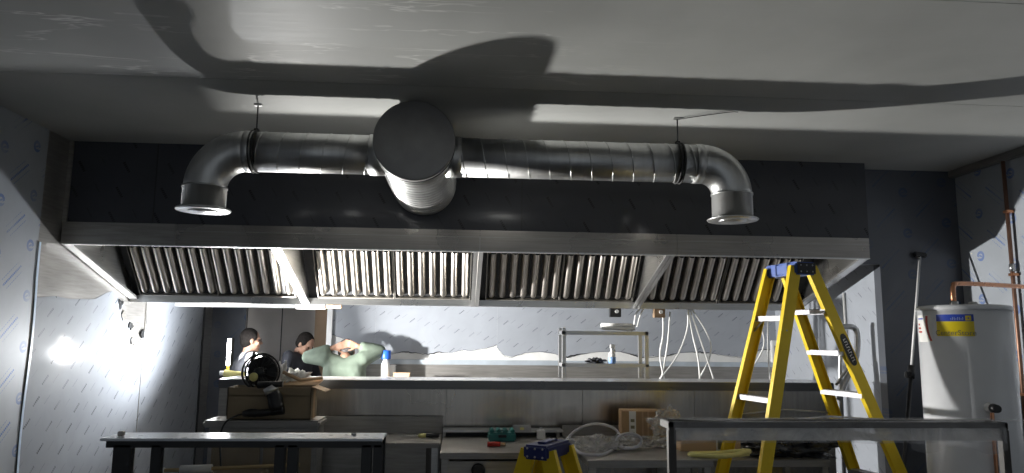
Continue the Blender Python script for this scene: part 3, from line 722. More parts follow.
MB().lathe((p.x, 6.72, zl), [(.03, 0), (.036, .006), (.036, .055), (.034, .06)], 20).build('liquid', plain('blue_liquid', (.25, .4, .7), .2), bo)
MB().lathe((p.x, 6.72, zl + .06), [(.034, 0), (.032, .03), (.014, .055), (.014, .075)], 20).build('body', M['white_p'], bo)
mb = MB(); mb.bb((p.x - .018, 6.70, zl + .135), (p.x + .03, 6.735, zl + .175), .006); mb.tube([(p.x + .02, 6.717, zl + .14), (p.x + .03, 6.717, zl + .11)], .006, 6); mb.build('trigger', M['white_p'], bo)
p = at(598, 357, Y=6.75); o = crumple('rag', (p.x - .02, 6.78, zl), (.07, .05, .03), M['vest'], 8, .9); tag(o, 'small dark rag on the lower shelf tier beside the spray bottle', 'rag')

# hanging cables
def cable(px, label, Y0=HB + .04, r=.0085):
    pts = [at(a, b, Y=Y0 + .0 + (.02 * i)) for i, (a, b) in enumerate(px)]
    pts[0].z = min(pts[0].z, Zg0)
    tag(MB().tube(curve(pts, 6), r, 6).build('hanging_cable', M['cable'], None, pts[0]), label, 'cable', 'white cables hanging from the hood')
cable([(640, 302), (636, 314), (634, 326)], 'short white cable dropping from the slanted hood divider to the cable coil')
cable([(643, 302), (640, 316), (637, 327)], 'short white cable just beside the one ending at the cable coil')
cable([(663, 312), (663, 335), (660, 355), (664, 379)], 'straight white cable hanging from the brassy junction box')
cable([(670, 312), (668, 340), (665, 360), (662, 376)], 'white cable swinging inward below the brassy junction box')
cable([(688, 306), (687, 330), (677, 356), (659, 380)], 'white cable slanting down towards the two-tier shelf')
cable([(688, 306), (692, 332), (698, 358), (700, 380)], 'white cable hanging almost straight in the bunched group')
cable([(690, 306), (697, 330), (706, 356), (714, 380)], 'white cable splayed outermost in the bunched group')
cable([(692, 306), (704, 328), (711, 345), (708, 362), (700, 377)], 'white cable bowing outward then back in the bunched group')
cable([(758, 318), (764, 345), (748, 375)], 'white cable slanting inside the legs of the tall stepladder', HB + .08)
cable([(768, 318), (768, 350), (770, 380)], 'white cable hanging straight inside the legs of the tall stepladder', HB + .1)
vc = [V((XS - .014, at(845, 320, X=XS - .014).y, z)) for z in (2.05, 1.9, 1.75, 1.3)]
tag(MB().tube(vc, .012, 8).build('hanging_cable', M['cable'], None, vc[0]), 'upright white conduit on the filmed return wall above the bent chrome pipe', 'cable')
# chrome pipe by the return wall
cp = [at(a, b, Y=6.15) for a, b in ((842, 327), (852, 327), (857, 333), (857, 352), (853, 366), (846, 380), (838, 400))]
pr = thing('spray_tap', 'bent chrome tap pipe standing by the filmed return wall', 'tap', (cp[0].x, 6.15, 0))
MB().tube(curve(cp, 6), .026, 12).build('spout', M['steel_bright'], pr)
pp = [at(a, b, Y=6.15) for a, b in ((842, 327), (841, 345), (840, 370), (840, 400))]; pp[-1].z = 0.0
MB().tube(pp, .018, 12).build('riser', M['steel_bright'], pr)
MB().tube(curve([at(852, 362, Y=6.12), at(845, 372, Y=6.12), at(836, 385, Y=6.12)], 5), .012, 8).build('hose', M['steel_dark'], pr)
p = at(780, 352, Y=BK - .04)
sb = thing('socket_panel', 'white-framed control panel on the back wall between the stepladder rails', 'panel', (p.x, BK - .03, p.z))
MB().bb((p.x - .10, BK - .05, p.z - .13), (p.x + .10, BK - .006, p.z + .13), .008).build('frame', M['white_p'], sb); MB().bb((p.x - .07, BK - .055, p.z - .10), (p.x + .07, BK - .05, p.z + .07), .003).build('face', M['steel_dull'], sb)

# things on the rear worktop next to the man in green
RW = 1.145
rc = thing('rear_worktop', 'pale steel worktop behind the pass beside the man in green', 'counter', (-.6, 7.6, 0))
mb = MB(); mb.bb((-1.0, 7.55, RW - .03), (-.62, 8.04, RW), .004); mb.build('top', M['steel_bright'], rc)
for x in (-.98, -.68):
    for y in (7.58, 7.98): MB().bb((x, y, 0), (x + .04, y + .04, RW - .03), .004).build('leg', M['steel'], rc)
def small(px, py, Y, dims, mat, name, label, cat):
    p = at(px, py, Y=Y); t = thing(name, label, cat, (p.x, Y, RW))
    MB().bb((p.x - dims[0] / 2, Y - dims[1] / 2, RW), (p.x + dims[0] / 2, Y + dims[1] / 2, RW + dims[2]), .006).build('body', mat, t)
    MB().bb((p.x - dims[0] / 2 - .003, Y - dims[1] / 2 - .003, RW + dims[2]), (p.x + dims[0] / 2 + .003, Y + dims[1] / 2 + .003, RW + dims[2] + .015), .004).build('lid', mat, t)
small(402, 370, 7.66, (.17, .1, .07), M['card_l'], 'small_carton', 'small tan carton at the front of the rear worktop', 'box')
small(391, 364, 7.85, (.10, .08, .14), M['white_p'], 'white_tub', 'white plastic tub behind the small tan carton', 'tub')
p = at(386, 353, Y=7.75)
jb = thing('water_bottle', 'water bottle with bright blue cap beside the elbow of the man in green', 'bottle', (p.x, 7.75, RW))
MB().lathe((p.x, 7.75, RW), [(.04, 0), (.045, .01), (.045, .16), (.03, .2), (.025, .22)], 20).build('body', M['white_p'], jb); MB().lathe((p.x, 7.75, RW + .22), [(.05, 0), (.052, .005), (.052, .085), (.045, .09)], 20).build('cap', plain('bright_blue', (.02, .12, .62), .4), jb)

# ------------------------------------------------------------------ stepladders
def ladder(p, mats, label, steps, braces, zmin=0, logo=False):
    x, y, H, a, Lt, fl, w, sL, sR = p
    u = V((-math.sin(a), math.cos(a), 0)); v = V((math.cos(a), math.sin(a), 0)); o = V((x, y, 0))
    def rp(n, z):
        d = H - z; L = Lt / 2 + fl * d; su = {'A': 1, 'B': -1, 'C': 1, 'D': -1}[n]
        sv = -(w / 2 + sL * d) if n in 'AB' else (w / 2 + sR * d)
        return o + u * su * L + v * sv + V((0, 0, z))
    t = thing('stepladder', label, 'ladder', (x, y, 0))
    Rz = Matrix.Rotation(a, 3, 'Z')
    mb = MB(); hc = .085 if H > 1.5 else .075
    mb.box(o + V((0, 0, H - hc / 2 + .012)), (w + .045, Lt + .05, hc), Rz, .012, 3)
    mb.mi = 1
    for su in (-1, 1):
        for kx in (-.045, 0, .045):
            for kz in (.02, -.022):
                c = o + v * kx + u * su * (Lt / 2 + .0265) + V((0, 0, H - hc / 2 + .012 + kz)); mb.sphere(c, .006, 8)
    mb.mi = 0
    mb.box(o + V((0, 0, H + .016)), (w * .5, Lt * .62, .012), Rz, .004)
    for q in (-.06, .06): mb.box(o - v * (w / 2 + .0225) + u * q + V((0, 0, H - hc / 2 + .012)), (.012, .05, hc * .9), Rz, .004)
    tc = mb.build('top_cap', [mats['cap'], M['alu']], t)
    if logo: MB().box(o - u * (Lt / 2 + .0255) + V((0, 0, H - hc / 2 + .012)), (w + .03, .006, hc * .86), Rz, .003).build('end_plate', M['black'], tc)
    for n in 'ABCD':
        tp, bt = rp(n, H - .02), rp(n, .02); su = -1 if n in 'AC' else 1
        ax = (bt - tp).normalized(); vv = (v - ax * v.dot(ax)).normalized(); uu = ax.cross(vv).normalized()
        if uu.dot(u) * su < 0: uu = -uu
        wd, fd, tk = (.040, .034, .007) if H > 1.5 else (.043, .034, .006)
        sec = [(-wd, 0), (wd, 0), (wd, fd), (wd - tk, fd), (wd - tk, tk), (-wd + tk, tk), (-wd + tk, fd), (-wd, fd)]
        r = MB().rings([[c + vv * s_ + uu * q for s_, q in sec] for c in (tp, bt)], True, True, False)
        bmesh.ops.recalc_face_normals(r.b, faces=r.b.faces[:])
        r = r.build('rail', mats['rail'], t)
        MB().box(rp(n, .02) + uu * .015 , (.10, .045, .04), Rz, .008).build('foot', M['rubber'], r)
        if logo and n == 'D':
            c = rp('D', 1.545) - uu * .002; L2 = .115
            ring = [c + ax * L2 * math.cos(q) * (1 if abs(math.cos(q)) < .9 else .97) + vv * .030 * (abs(math.sin(q)) ** .6) * (1 if math.sin(q) > 0 else -1) for q in [2 * PI * i / 28 for i in range(28)]]
            lb = MB().prism(ring, -uu * .002).build('badge', M['black'], r)
            lb['label'] = 'black oval badge with pale lettering'
            mb = MB()
            for k in range(9):   # pale worn lettering, unreadable in the photograph
                q = c - uu * .003 + ax * (-.075 + k * .0185)
                mb.prism([q - vv * .011, q + vv * (.013 if k % 3 else .008), q + vv * (.013 if k % 3 else .008) + ax * .005, q - vv * .011 + ax * .005], -uu * .001)
                if k % 2: mb.prism([q + vv * .008, q + vv * .012, q + vv * .012 + ax * .012, q + vv * .008 + ax * .012], -uu * .001)
                else: mb.prism([q - vv * .011, q - vv * .007, q - vv * .007 + ax * .012, q - vv * .011 + ax * .012], -uu * .001)
            mb.build('lettering', M['paper'], lb)
    for pair, zs, nm, dp in (('CD', steps, 'step', .085), ('AB', braces, 'brace', .05)):
        for z in zs:
            c0, c1 = rp(pair[0], z), rp(pair[1], z); c = (c0 + c1) / 2; L = (c0 - c1).length
            mb = MB(); mb.box(c, (dp, L - .012, .006), Rz)
            for s_ in (-1, 1): mb.box(c + v * s_ * (dp / 2 - .002) - V((0, 0, .014)), (.004, L - .012, .034), Rz)
            mb.build(nm, M['alu'], t)
    z = braces[0]
    for s_, n in ((1, 'A'), (-1, 'B')):
        a0, a1 = rp(n, z - .10), rp(n, z - .01) - u * s_ * .09
        MB().tube([a0, a1], .007, 6).build('gusset', M['alu'], t)
    zz = H * .52
    for n, k in (('A', 'C'), ('B', 'D')):
        a0, a1 = rp(n, zz), rp(k, zz); md = (a0 + a1) / 2 + V((0, 0, .03 if H > 1.5 else .015))
        MB().tube([a0, md, a1], .006, 6).build('spreader_bar', M['alu'], t)
    return t
ladder((2.238, 4.759, 2.105, .211, .295, .067, .112, .272, .41), dict(cap=M['blue'], rail=M['yellow']),
       'tall yellow fibreglass stepladder with blue top cap reaching the hood', [1.81, 1.535, 1.26, .98, .70, .43, .16], [1.76, 1.235, .70, .2], logo=True)
ladder((.492, 4.05, 1.022, math.radians(-33), .26, .05, .10, .30, .32), dict(cap=M['navy'], rail=M['yellow']),
       'low yellow stepladder with navy top cap in front of the prep table', [.78, .54, .28], [.74, .4])

# ------------------------------------------------------------------ wrapped shelf at the front
sx0, sx1, sy0, sy1, sz = .866, 2.345, 3.0, 3.13, 1.262
ws = thing('wrapped_shelf', 'dark steel shelf frame wrapped in clear film across the tall stepladder', 'shelf', (1.6, 3.2, 0))
mb = MB(); mb.bb((sx0, sy0, sz - .024), (sx1, sy0 + .03, sz), .003); mb.bb((sx0, sy1 - .03, sz - .03), (sx1, sy1, sz), .003)
for x in (sx0, sx1 - .03): mb.bb((x, sy0, sz - .03), (x + .03, sy1, sz), .003)
mb.build('frame', M['railbrown'], ws)
MB().bb((sx0 + .03, sy0 + .03, sz - .016), (sx1 - .03, sy1 - .03, sz - .006)).build('shelf_plate', M['steel_dull'], ws)
for x in (sx0, sx1 - .03):
    MB().bb((x, sy0, 0), (x + .032, sy0 + .035, sz - .03), .003).build('leg', M['railbrown'], ws)
    MB().bb((x, sy0 - .12, 0), (x + .032, sy1 + .12, .03), .003).build('foot_bar', M['steel_dark'], ws)
def sheet(x0, x1, y, z0, z1, nx, nz, amp, sd, sag=.0):
    mb = MB(); rows = []
    for j in range(nz + 1):
        row = []
        for i in range(nx + 1):
            fx_, fz_ = i / nx, j / nz; x = x0 + (x1 - x0) * fx_
            zb = z0 - sag * math.sin(PI * fx_ * 3) * .3 + .01 * mnoise.noise(V((x * 6, sd, 0)))
            z = z1 + (zb - z1) * fz_
            row.append(V((x, y + amp * mnoise.noise(V((x * 5, z * 9, sd))) + amp * .5 * mnoise.noise(V((x * 19, z * 19, sd))), z)))
        rows.append(row)
    return mb.rings(rows, False, False)
sheet(sx0 + .02, sx1 - .02, sy0 - .008, sz - .083, sz + .004, 90, 8, .008, 3).build('wrapping', M['wrap'], ws)
sheet(sx1 - .45, sx1 - .02, sy0 - .016, sz - .11, sz - .02, 30, 8, .012, 8, .05).build('wrapping', M['wrap'], ws)
mb = MB(); mb.bb((sx0 + .03, sy0 + .012, sz - .076), (sx1 - .03, sy0 + .02, sz - .024)); mb.build('apron', clear('hazy_film', .4, .62, (.66, .65, .63), .6), ws)
crumple('wrapping', (sx0 + .75, sy0 + .065, sz - .002), (.7, .06, .008), M['wrap'], 3, .8, ws)

# ------------------------------------------------------------------ glass counter at the front
gx0, gx1, gy0, gy1, gz = -1.645, -.365, 3.6, 3.80, 1.115
gc = thing('display_counter', 'black framed glass display counter with bright steel top edge', 'counter', (-1, 3.8, 0))
MB().bb((gx0 - .02, gy0 - .02, gz - .012), (gx1 + .005, gy1, gz), .003).build('top', plain('pale_lamplit_top', (.72, .75, .8), .3, 0, .08), gc)  # pale colour stands for lamplight grazing the top
MB().bb((gx0, gy0, gz - .045), (gx1, gy0 + .03, gz - .012), .002).build('top_rail', M['darkmetal'], gc)
MB().bb((gx0, gy1 - .03, gz - .045), (gx1, gy1, gz - .012), .002).build('top_rail', M['darkmetal'], gc)
for px0, px1 in ((112, 130), (150, 160), (274, 284), (287, 297), (361, 371), (373, 382)):
    a0, a1 = at(px0, 460, Y=gy0).x, at(px1, 460, Y=gy0).x
    MB().bb((a0, gy0, .06), (a1, gy0 + .045, gz - .03), .003).build('post', M['darkmetal'], gc)
for x in (gx0, gx1 - .04): MB().bb((x, gy1 - .045, .06), (x + .04, gy1, gz - .03), .003).build('post', M['darkmetal'], gc)
MB().bb((gx0, gy0, 0), (gx1, gy1, .12), .005).build('base', M['darkmetal'], gc)
for a0, a1 in ((160, 274), (297, 361)):
    MB().bb((at(a0, 460, Y=gy0).x, gy0 + .02, .12), (at(a1, 460, Y=gy0).x, gy0 + .026, gz - .04)).build('glass_pane', M['glass'], gc)
q = at(116, 433, Y=3.62); tag(MB().bb((q.x - .012, 3.66, gz), (q.x + .014, 3.69, gz + .022), .003).build('metal_clip', M['steel_dark'], None, (q.x, 3.67, gz)), 'tiny dark clip standing on the bright edge of the display counter', 'clip')
q = at(354, 431, Y=3.7); tag(MB().sphere((q.x, 3.7, gz + .006), .014, 10, (1, 1, .5)).build('screw_cap', M['alu'], None, (q.x, 3.7, gz)), 'small round screw cap lying on the display counter top', 'cap')
# plank with taped end and a carton behind the glass
q0, q1 = at(158, 463, Y=4.70), at(300, 457, Y=4.70)
zr = .755 + .026 - q0.lerp(q1, .27).z; q0.z += zr; q1.z += zr
pk = thing('wooden_batten', 'thin pale wooden batten with white taped section behind the counter glass', 'batten', tuple(q0))
MB().tube([q0, q1], .012, 6).build('stick', M['wood'], pk); MB().tube([q0.lerp(q1, .16), q0.lerp(q1, .38)], .026, 8).build('tape_wrap', M['paper'], pk)
MB().tube([q0 - V((.01, 0, 0)), q0.lerp(q1, .05)], .018, 8).build('tip', M['paper'], pk)
q = at(220, 455, Y=4.78); cx = thing('carton', 'dim brown carton behind the counter glass with a batten laid on it', 'box', (q.x, 4.75, 0))
MB().bb((-1.62, 4.62, 0), (-1.20, 4.85, .755), .006).build('body', M['card_dk'], cx); MB().bb((-1.43, 4.615, 0), (-1.39, 4.62, .755)).build('tape', M['card'], cx)

# ------------------------------------------------------------------ water heater and pipes
hx, hy, hr, hz = 3.068, 4.22, .250, 1.822
wh = thing('water_heater', 'tall white cylindrical water heater with yellow and blue label by the wall', 'water heater', (hx, hy, 0))
MB().lathe((hx, hy, 0), [(hr - .03, 0), (hr - .02, .05), (hr - .01, .06), (hr, .08), (hr, hz - .03)], 72).build('tank', M['white'], wh)
MB().lathe((hx, hy, hz - .032), [(hr + .003, 0), (hr + .006, .004), (hr + .006, .018), (hr - .004, .028), (hr - .03, .032), (.001, .034)], 72).build('lid', M['white'], wh)
MB().lathe((hx + .03, hy - .05, hz + .002), [(.025, 0), (.025, .016), (.018, .02), (.001, .022)], 20).build('lid_cap', M['steel'], wh)
view = math.atan2(-hy, -hx)   # angle of the side that looks into the kitchen
def onc(ang, z, off=.0015): return V((hx + (hr + off) * math.cos(ang), hy + (hr + off) * math.sin(ang), z))
def patch(a0, a1, z0, z1, off=.0015):
    n = 16; mb = MB(); mb.rings([[onc(a0 + (a1 - a0) * i / n, z, off) for i in range(n + 1)] for z in (z0, z1)], False, False); return mb
# label spans 939..976 px of 918..1015
def pa(px):  # px -> angle on tank as measured from the photograph
    s = (px - 966.5) / 48.5; return view + math.asin(max(-.999, min(.999, s)))
zA, zB, zC = at(955, 336, Y=4.0).z, at(955, 321, Y=4.0).z, at(955, 314, Y=4.0).z
lb = patch(pa(939.5), pa(976), zA, zB).build('label', M['yel_label'], wh); lb['label'] = 'yellow and blue maker label'
patch(pa(939.5), pa(976), zB, zC).build('label_band', M['blue_label'], lb)
mid = (pa(939.5) + pa(976)) / 2; lw = (pa(976) - pa(939.5)) * hr
text_mesh('CenterStore', .042, lambda x, y: onc(mid + x / hr, zA + .018 + y, .0025), 'lettering', M['grey_ink'], lb)
mb = MB()
for k in range(8):   # pale maker lettering, too small to read in the photograph
    a0 = pa(954) + (pa(967) - pa(954)) * k / 8; q = .0025
    mb.rings([[onc(a0 + .004 * i, z, q) for i in range(3)] for z in (zB + .008, zB + (.024 if k % 3 else .018))], False, False)
mb.build('maker_lettering', M['pale_ink'], lb)
patch(pa(968), pa(973.5), zB + .004, zC - .008, .0025).build('emblem', M['yel_label'], lb)
mb = MB()
ex0, ex1, ez0, ez1 = pa(969), pa(972.5), zB + .01, zC - .014
for a0, a1, b0, b1 in ((ex0, ex1, ez0 + .006, ez0 + .009), (ex0 + (ex1 - ex0) * .45, ex0 + (ex1 - ex0) * .6, ez0, ez1)): mb.rings([[onc(a0 + (a1 - a0) * i / 3, z, .003) for i in range(4)] for z in (b0, b1)], False, False)
mb.build('emblem_lines', M['blue_label'], lb)
# energy sticker at the edge
st = patch(pa(920), pa(934.5), at(925, 342, Y=4.05).z, at(925, 314, Y=4.05).z).build('sticker', M['paper'], wh)
st['label'] = 'white sticker with a red curved stripe'
mb = MB(); zt0, zt1 = at(925, 341, Y=4.05).z, at(925, 315, Y=4.05).z
rows = []
for i in range(13):
    f = i / 12; px = 928.2 + 3.4 * (f - .25) ** 2 * 2; rows.append([onc(pa(px), zt1 + (zt0 - zt1) * f, .0025), onc(pa(px + 2.4), zt1 + (zt0 - zt1) * f, .0025)])
mb.rings(rows, False, False); mb.build('stripe', M['red'], st)
patch(pa(920.5), pa(926), zt1 - .02, zt1 - .012, .0025).build('print_line', M['blue_label'], st)
for k, f in enumerate((.3, .45, .6)): patch(pa(920.6), pa(922 + k), zt1 + (zt0 - zt1) * f - .01, zt1 + (zt0 - zt1) * f, .0025).build('print_line', M['red'], st)
# relief valve on the front
a0 = pa(984); vz = at(984, 407, Y=4.0).z
d = V((math.cos(a0), math.sin(a0), 0)); c0 = onc(a0, vz, 0)
vv_ = MB().tube([c0 - d * .01, c0 + d * .05], [.03, .026], 16).build('valve', M['white_p'], wh)
MB().tube([c0 + d * .045, c0 + d * .10], [.026, .022], 14).build('valve_knob', M['black'], vv_)
MB().tube(curve([c0 + d * .03, c0 + d * .03 - V((0, 0, .08)), c0 + d * .03 - V((0, 0, .6))]), .011, 10).build('drain_pipe', M['copper'], vv_)
# copper pipes
hp = curve([(hx - .02, hy + .05, hz), (hx - .02, hy + .05, hz + .085), (hx + .0, hy + .07, hz + .125), (hx + .06, hy + .10, hz + .145), (hx + .5, hy + .3, hz + .155), (XR - .1, hy + .62, hz + .16)], 8)
t = thing('copper_pipe', 'bright copper pipe bending from the heater top towards the wall', 'pipe', (hx, hy, hz))
MB().tube(hp, .015, 14).build('pipe', M['copper'], t)
MB().tube([(hx - .02, hy + .05, hz - .003), (hx - .02, hy + .05, hz + .03)], .024, 14).build('fitting', M['steel'], t)
pl_, ph_ = at(1012, 310, X=XR - .04), at(1006, 155, X=XR - .04)
yv = (pl_.y + ph_.y) / 2
t = thing('copper_pipe', 'tarnished vertical copper pipe clipped to the wall behind the heater', 'pipe', (XR - .04, yv, .1))
MB().tube([(XR - .04, yv, .1), (XR - .04, yv, CZ)], .015, 14).build('pipe', M['copper_old'], t)
for z in (2.62, 2.12, 1.2):
    MB().bb((XR - .06, yv - .025, z), (XR, yv + .025, z + .022), .003).build('clip', M['copper'], t)
MB().tube([(XR - .04, yv, 2.155), (XR - .04, yv, 2.215)], .021, 14).build('coupling', M['steel_bright'], t)
q = V((XR - .012, hy + .62, hz + .16))
t = thing('pipe_elbow', 'dark curved pipe stub where copper pipe meets the wall', 'pipe', tuple(q))
MB().tube(curve([q + V((-.03, 0, 0)), q + V((.0, .1, -.03)), q + V((0, .18, -.14)), q + V((0, .18, -.5))]), .012, 10).build('pipe', M['copper_old'], t)
# prop pole leaning in the corner
t0, t1 = at(920, 256, Y=5.93), at(909, 400, Y=5.55); dd = (t1 - t0).normalized(); t2 = t0 + dd * ((t0.z - .02) / -dd.z)
pl = thing('support_prop', 'thin telescopic support prop leaning in the dark alcove beside the heater', 'prop', tuple(t2))
mdp = t0.lerp(t1, .82)
MB().tube([t0, mdp], .011, 12).build('inner_tube', M['white_p'], pl)
MB().tube([mdp, t2], .016, 12).build('outer_tube', M['black'], pl)
MB().tube([mdp - dd * .05, mdp + dd * .05], .028, 12).build('clamp', M['black'], pl)
MB().box(mdp + V((-.035, -.01, -.02)), (.05, .03, .05), None, .008).build('trigger', M['black'], pl)
MB().box(t0 + V((0, -.0, .01)), (.11, .045, .045), Matrix.Rotation(.1, 3, 'Y'), .01).build('head_pad', M['black'], pl)
MB().box(t2 + V((0, 0, .005)), (.09, .09, .03), None, .008).build('foot', M['rubber'], pl)

# ------------------------------------------------------------------ people
def capsule(mb, pts, rs):
    mb.tube([V(p) for p in pts], list(rs), 12)
    for p, r in zip(pts, rs): mb.sphere(p, r, 12)
def remesh(o, vox, it=3):
    md = o.modifiers.new('r', 'REMESH'); md.mode = 'VOXEL'; md.voxel_size = vox; md.use_smooth_shade = True
    ms = o.modifiers.new('s', 'SMOOTH'); ms.iterations = it; ms.factor = .5
    me = bpy.data.meshes.new_from_object(o.evaluated_get(bpy.context.evaluated_depsgraph_get()))
    o.modifiers.clear(); old = o.data; o.data = me; bpy.data.meshes.remove(old)
    for p in o.data.polygons: p.use_smooth = True
def hand(mb, wrist, dirv, palm_n, side, curl=.3, s=1.0):
    d = V(dirv).normalized(); n = (V(palm_n) - d * V(palm_n).dot(d)).normalized(); w = d.cross(n) * side
    wrist = V(wrist)
    for k in (-1, -.33, .33, 1):
        capsule(mb, [wrist + w * .012 * k, wrist + d * .085 * s + w * .030 * k * s], [.017 * s, .014 * s])
    for i, (k, L) in enumerate(((1.05, .068), (.36, .078), (-.33, .073), (-1.0, .056))):
        p = wrist + d * .085 * s + w * .031 * k * s; ang = 0; pts = [p]
        for f in (.45, .32, .23):
            ang += curl * (.8 + .15 * i); p = p + (d * math.cos(ang) + n * math.sin(ang)) * L * f * s * 1.05; pts.append(p)
        capsule(mb, pts, [.0098 * s, .009 * s, .0082 * s, .007 * s])
    p = wrist + d * .02 * s + w * .024 * s; dt = (d * .62 + w * .7 + n * .35).normalized()
    capsule(mb, [p, p + dt * .045 * s, p + dt * .045 * s + (dt + d * .6).normalized() * .032 * s], [.014 * s, .0115 * s, .009 * s])
def person(label, loc, face, H=1.72, lean=(0, 0), headrot=(0, 0, 0), arms=None, skin='skin', top='shirt', hair='hair', vest=None, glasses=False, neck_drop=0, loose=.012, hs=1.1):
    """local frame: x to the person's own right, y ahead, z up"""
    k = H / 1.75; root_rot = Matrix.Rotation(face, 3, 'Z'); loc = V(loc)
    L = lambda p: loc + root_rot @ (V(p) * k)
    lx, ly = lean
    pel, chest, nk = V((0, 0, .95)), V((lx * .7, ly * .7, 1.30)), V((lx, ly, 1.47 - neck_drop * .5))
    shR, shL = V((lx + .185, ly, 1.43)), V((lx - .185, ly, 1.43))
    hc = nk + V((0, .02 + neck_drop * .9, .155 - neck_drop * .3))
    Rh = Matrix.Rotation(headrot[2], 3, 'Z') @ Matrix.Rotation(headrot[0], 3, 'X') @ Matrix.Rotation(headrot[1], 3, 'Y')
    kh = k * hs; Wd = lambda p: root_rot @ (Rh @ (V(p) * kh))
    HC = L(hc); RH = root_rot @ Rh
    b = MB()
    # head: skull, jaw, nose, ears, brow
    b.sphere(HC + Wd((0, -.008, .022)), 1, 20, (.074 * kh, .093 * kh, .092 * kh), RH)
    b.sphere(HC + Wd((0, .022, -.050)), 1, 16, (.056 * kh, .064 * kh, .070 * kh), RH)
    b.sphere(HC + Wd((0, .066, -.095)), .022 * kh, 10)
    b.sphere(HC + Wd((0, .074, .022)), 1, 12, (.046 * kh, .016 * kh, .012 * kh), RH)
    capsule(b, [HC + Wd((0, .088, .008)), HC + Wd((0, .104, -.028))], [.009 * kh, .015 * kh])
    b.sphere(HC + Wd((0, .086, -.060)), 1, 10, (.024 * kh, .010 * kh, .008 * kh), RH); b.sphere(HC + Wd((0, .083, -.073)), 1, 10, (.021 * kh, .010 * kh, .008 * kh), RH)
    for s_ in (-1, 1):
        b.sphere(HC + Wd((s_ * .075, -.006, -.012)), 1, 10, (.010 * kh, .018 * kh, .031 * kh), RH)
        b.sphere(HC + Wd((s_ * .045, .058, -.03)), .024 * kh, 10)
    capsule(b, [L(nk + V((0, -.01, -.03))), L(nk + V((0, .0, .05))), HC + Wd((0, -.012, -.05))], [.062 * kh, .055 * kh, .052 * kh])
    # trunk and legs
    def torso(m, g):
        capsule(m, [L(V((s_ * .075, 0, .93))) for s_ in (-1, 1)], [.125 * k + g] * 2)
        capsule(m, [L(V((s_ * .07 + lx * .3, ly * .3, 1.10))) for s_ in (-1, 1)], [.105 * k + g] * 2)
        capsule(m, [L(chest + V((s_ * .085, 0, .0))) for s_ in (-1, 1)], [.115 * k + g] * 2)
        for s_ in (-1, 1): capsule(m, [L(V((s_ * .075, 0, .95))), L(V((s_ * .07 + lx * .3, ly * .3, 1.10))), L(chest + V((s_ * .085, 0, 0)))], [.115 * k + g, .105 * k + g, .115 * k + g])
        capsule(m, [L(shL + V((.04, 0, -.03))), L(nk + V((0, -.01, -.05))), L(shR + V((-.04, 0, -.03)))], [.062 * k + g, .075 * k + g, .062 * k + g])
    def armm(m, g, upto=1.0):
        for s_, (el, wr) in zip((-1, 1), arms[:2]):
            sh = shL if s_ < 0 else shR; wr2 = V(el).lerp(V(wr), upto)
            capsule(m, [L(sh), L(V(sh).lerp(V(el), .5)), L(el)], [.058 * k + g, .048 * k + g, .042 * k + g])
            capsule(m, [L(el), L(V(el).lerp(V(wr), .35 if upto > .35 else upto * .5)), L(wr2)], [.042 * k + g, .041 * k + g, (.041 + (.028 - .041) * upto) * k + g])
    def legs(m, g, low=.08):
        for s_ in (-1, 1): capsule(m, [L((s_ * .09, 0, .92)), L((s_ * .10, .02, .50)), L((s_ * .105, -.01, low))], [.088 * k + g, .056 * k + g, .04 * k + g])
    torso(b, 0); armm(b, 0); legs(b, 0)
    for s_ in (-1, 1): capsule(b, [L((s_ * .105, -.03, .045)), L((s_ * .115, .15, .03))], [.04 * k, .03 * k])
    for s_, (el, wr), hd in zip((-1, 1), arms[:2], arms[2:]):
        dv, pn, cu = hd; hand(b, L(wr), root_rot @ V(dv), root_rot @ V(pn), s_, cu, k)
    o = b.build('person', M[skin], None, (loc.x, loc.y, 0)); remesh(o, .0075, 2)
    tag(o, label, 'person')
    # clothes and hair
    m = MB(); torso(m, loose + .004); armm(m, loose, .72 if top == 'sage' else .9)
    c = m.build('sweater' if top == 'sage' else 'jacket' if top == 'navycloth' else 'shirt', M[top], o); remesh(c, .014, 2)
    m = MB(); legs(m, .012, .10); capsule(m, [L((-.075, 0, .93)), L((.075, 0, .93))], [.128 * k + .014] * 2)
    c = m.build('trousers', M['trouser'], o); remesh(c, .016, 2)
    for s_ in (-1, 1):
        m = MB(); capsule(m, [L((s_ * .105, -.04, .05)), L((s_ * .115, .16, .04))], [.05 * k, .042 * k]); c = m.build('shoe', M['rubber'], o); remesh(c, .012, 2)
    m = MB(); m.sphere(HC + Wd((0, -.02, .034)), 1, 24, (.081 * kh, .094 * kh, .090 * kh), RH)
    m.sphere(HC + Wd((0, -.045, -.005)), 1, 20, (.076 * kh, .066 * kh, .080 * kh), RH)
    for s_ in (-1, 1): m.sphere(HC + Wd((s_ * .066, .012, .03)), 1, 12, (.014 * kh, .035 * kh, .04 * kh), RH)
    c = m.build('hair', M[hair], o); remesh(c, .009, 1)
    for s_ in (-1, 1):
        e = MB().sphere(HC + Wd((s_ * .031, .079, .0)), .009 * kh, 10).build('eye', M['eye'], o)
    if vest:
        m = MB(); g = .038
        for s_ in (-1, 1):
            capsule(m, [L(V((s_ * .075, 0, .95))), L(V((s_ * .07 + lx * .3, ly * .3, 1.10))), L(chest + V((s_ * .085, 0, 0)))], [.115 * k + g, .105 * k + g, .115 * k + g])
            capsule(m, [L(chest + V((s_ * .1, .02, 0))), L(V((s_ * .12 + lx, ly, 1.42)))], [.095 * k + g, .05 * k + g])
        c = m.build('waistcoat', M[vest], o); remesh(c, .014, 2)
        m = MB()
        for s_ in (-1, 1): m.prism([L(nk + V((s_ * .01, .085, -.05))), L(nk + V((s_ * .06, .045, .0))), L(nk + V((s_ * .068, .085, -.06))), L(nk + V((s_ * .02, .12, -.11)))], root_rot @ V((0, .010, 0)))
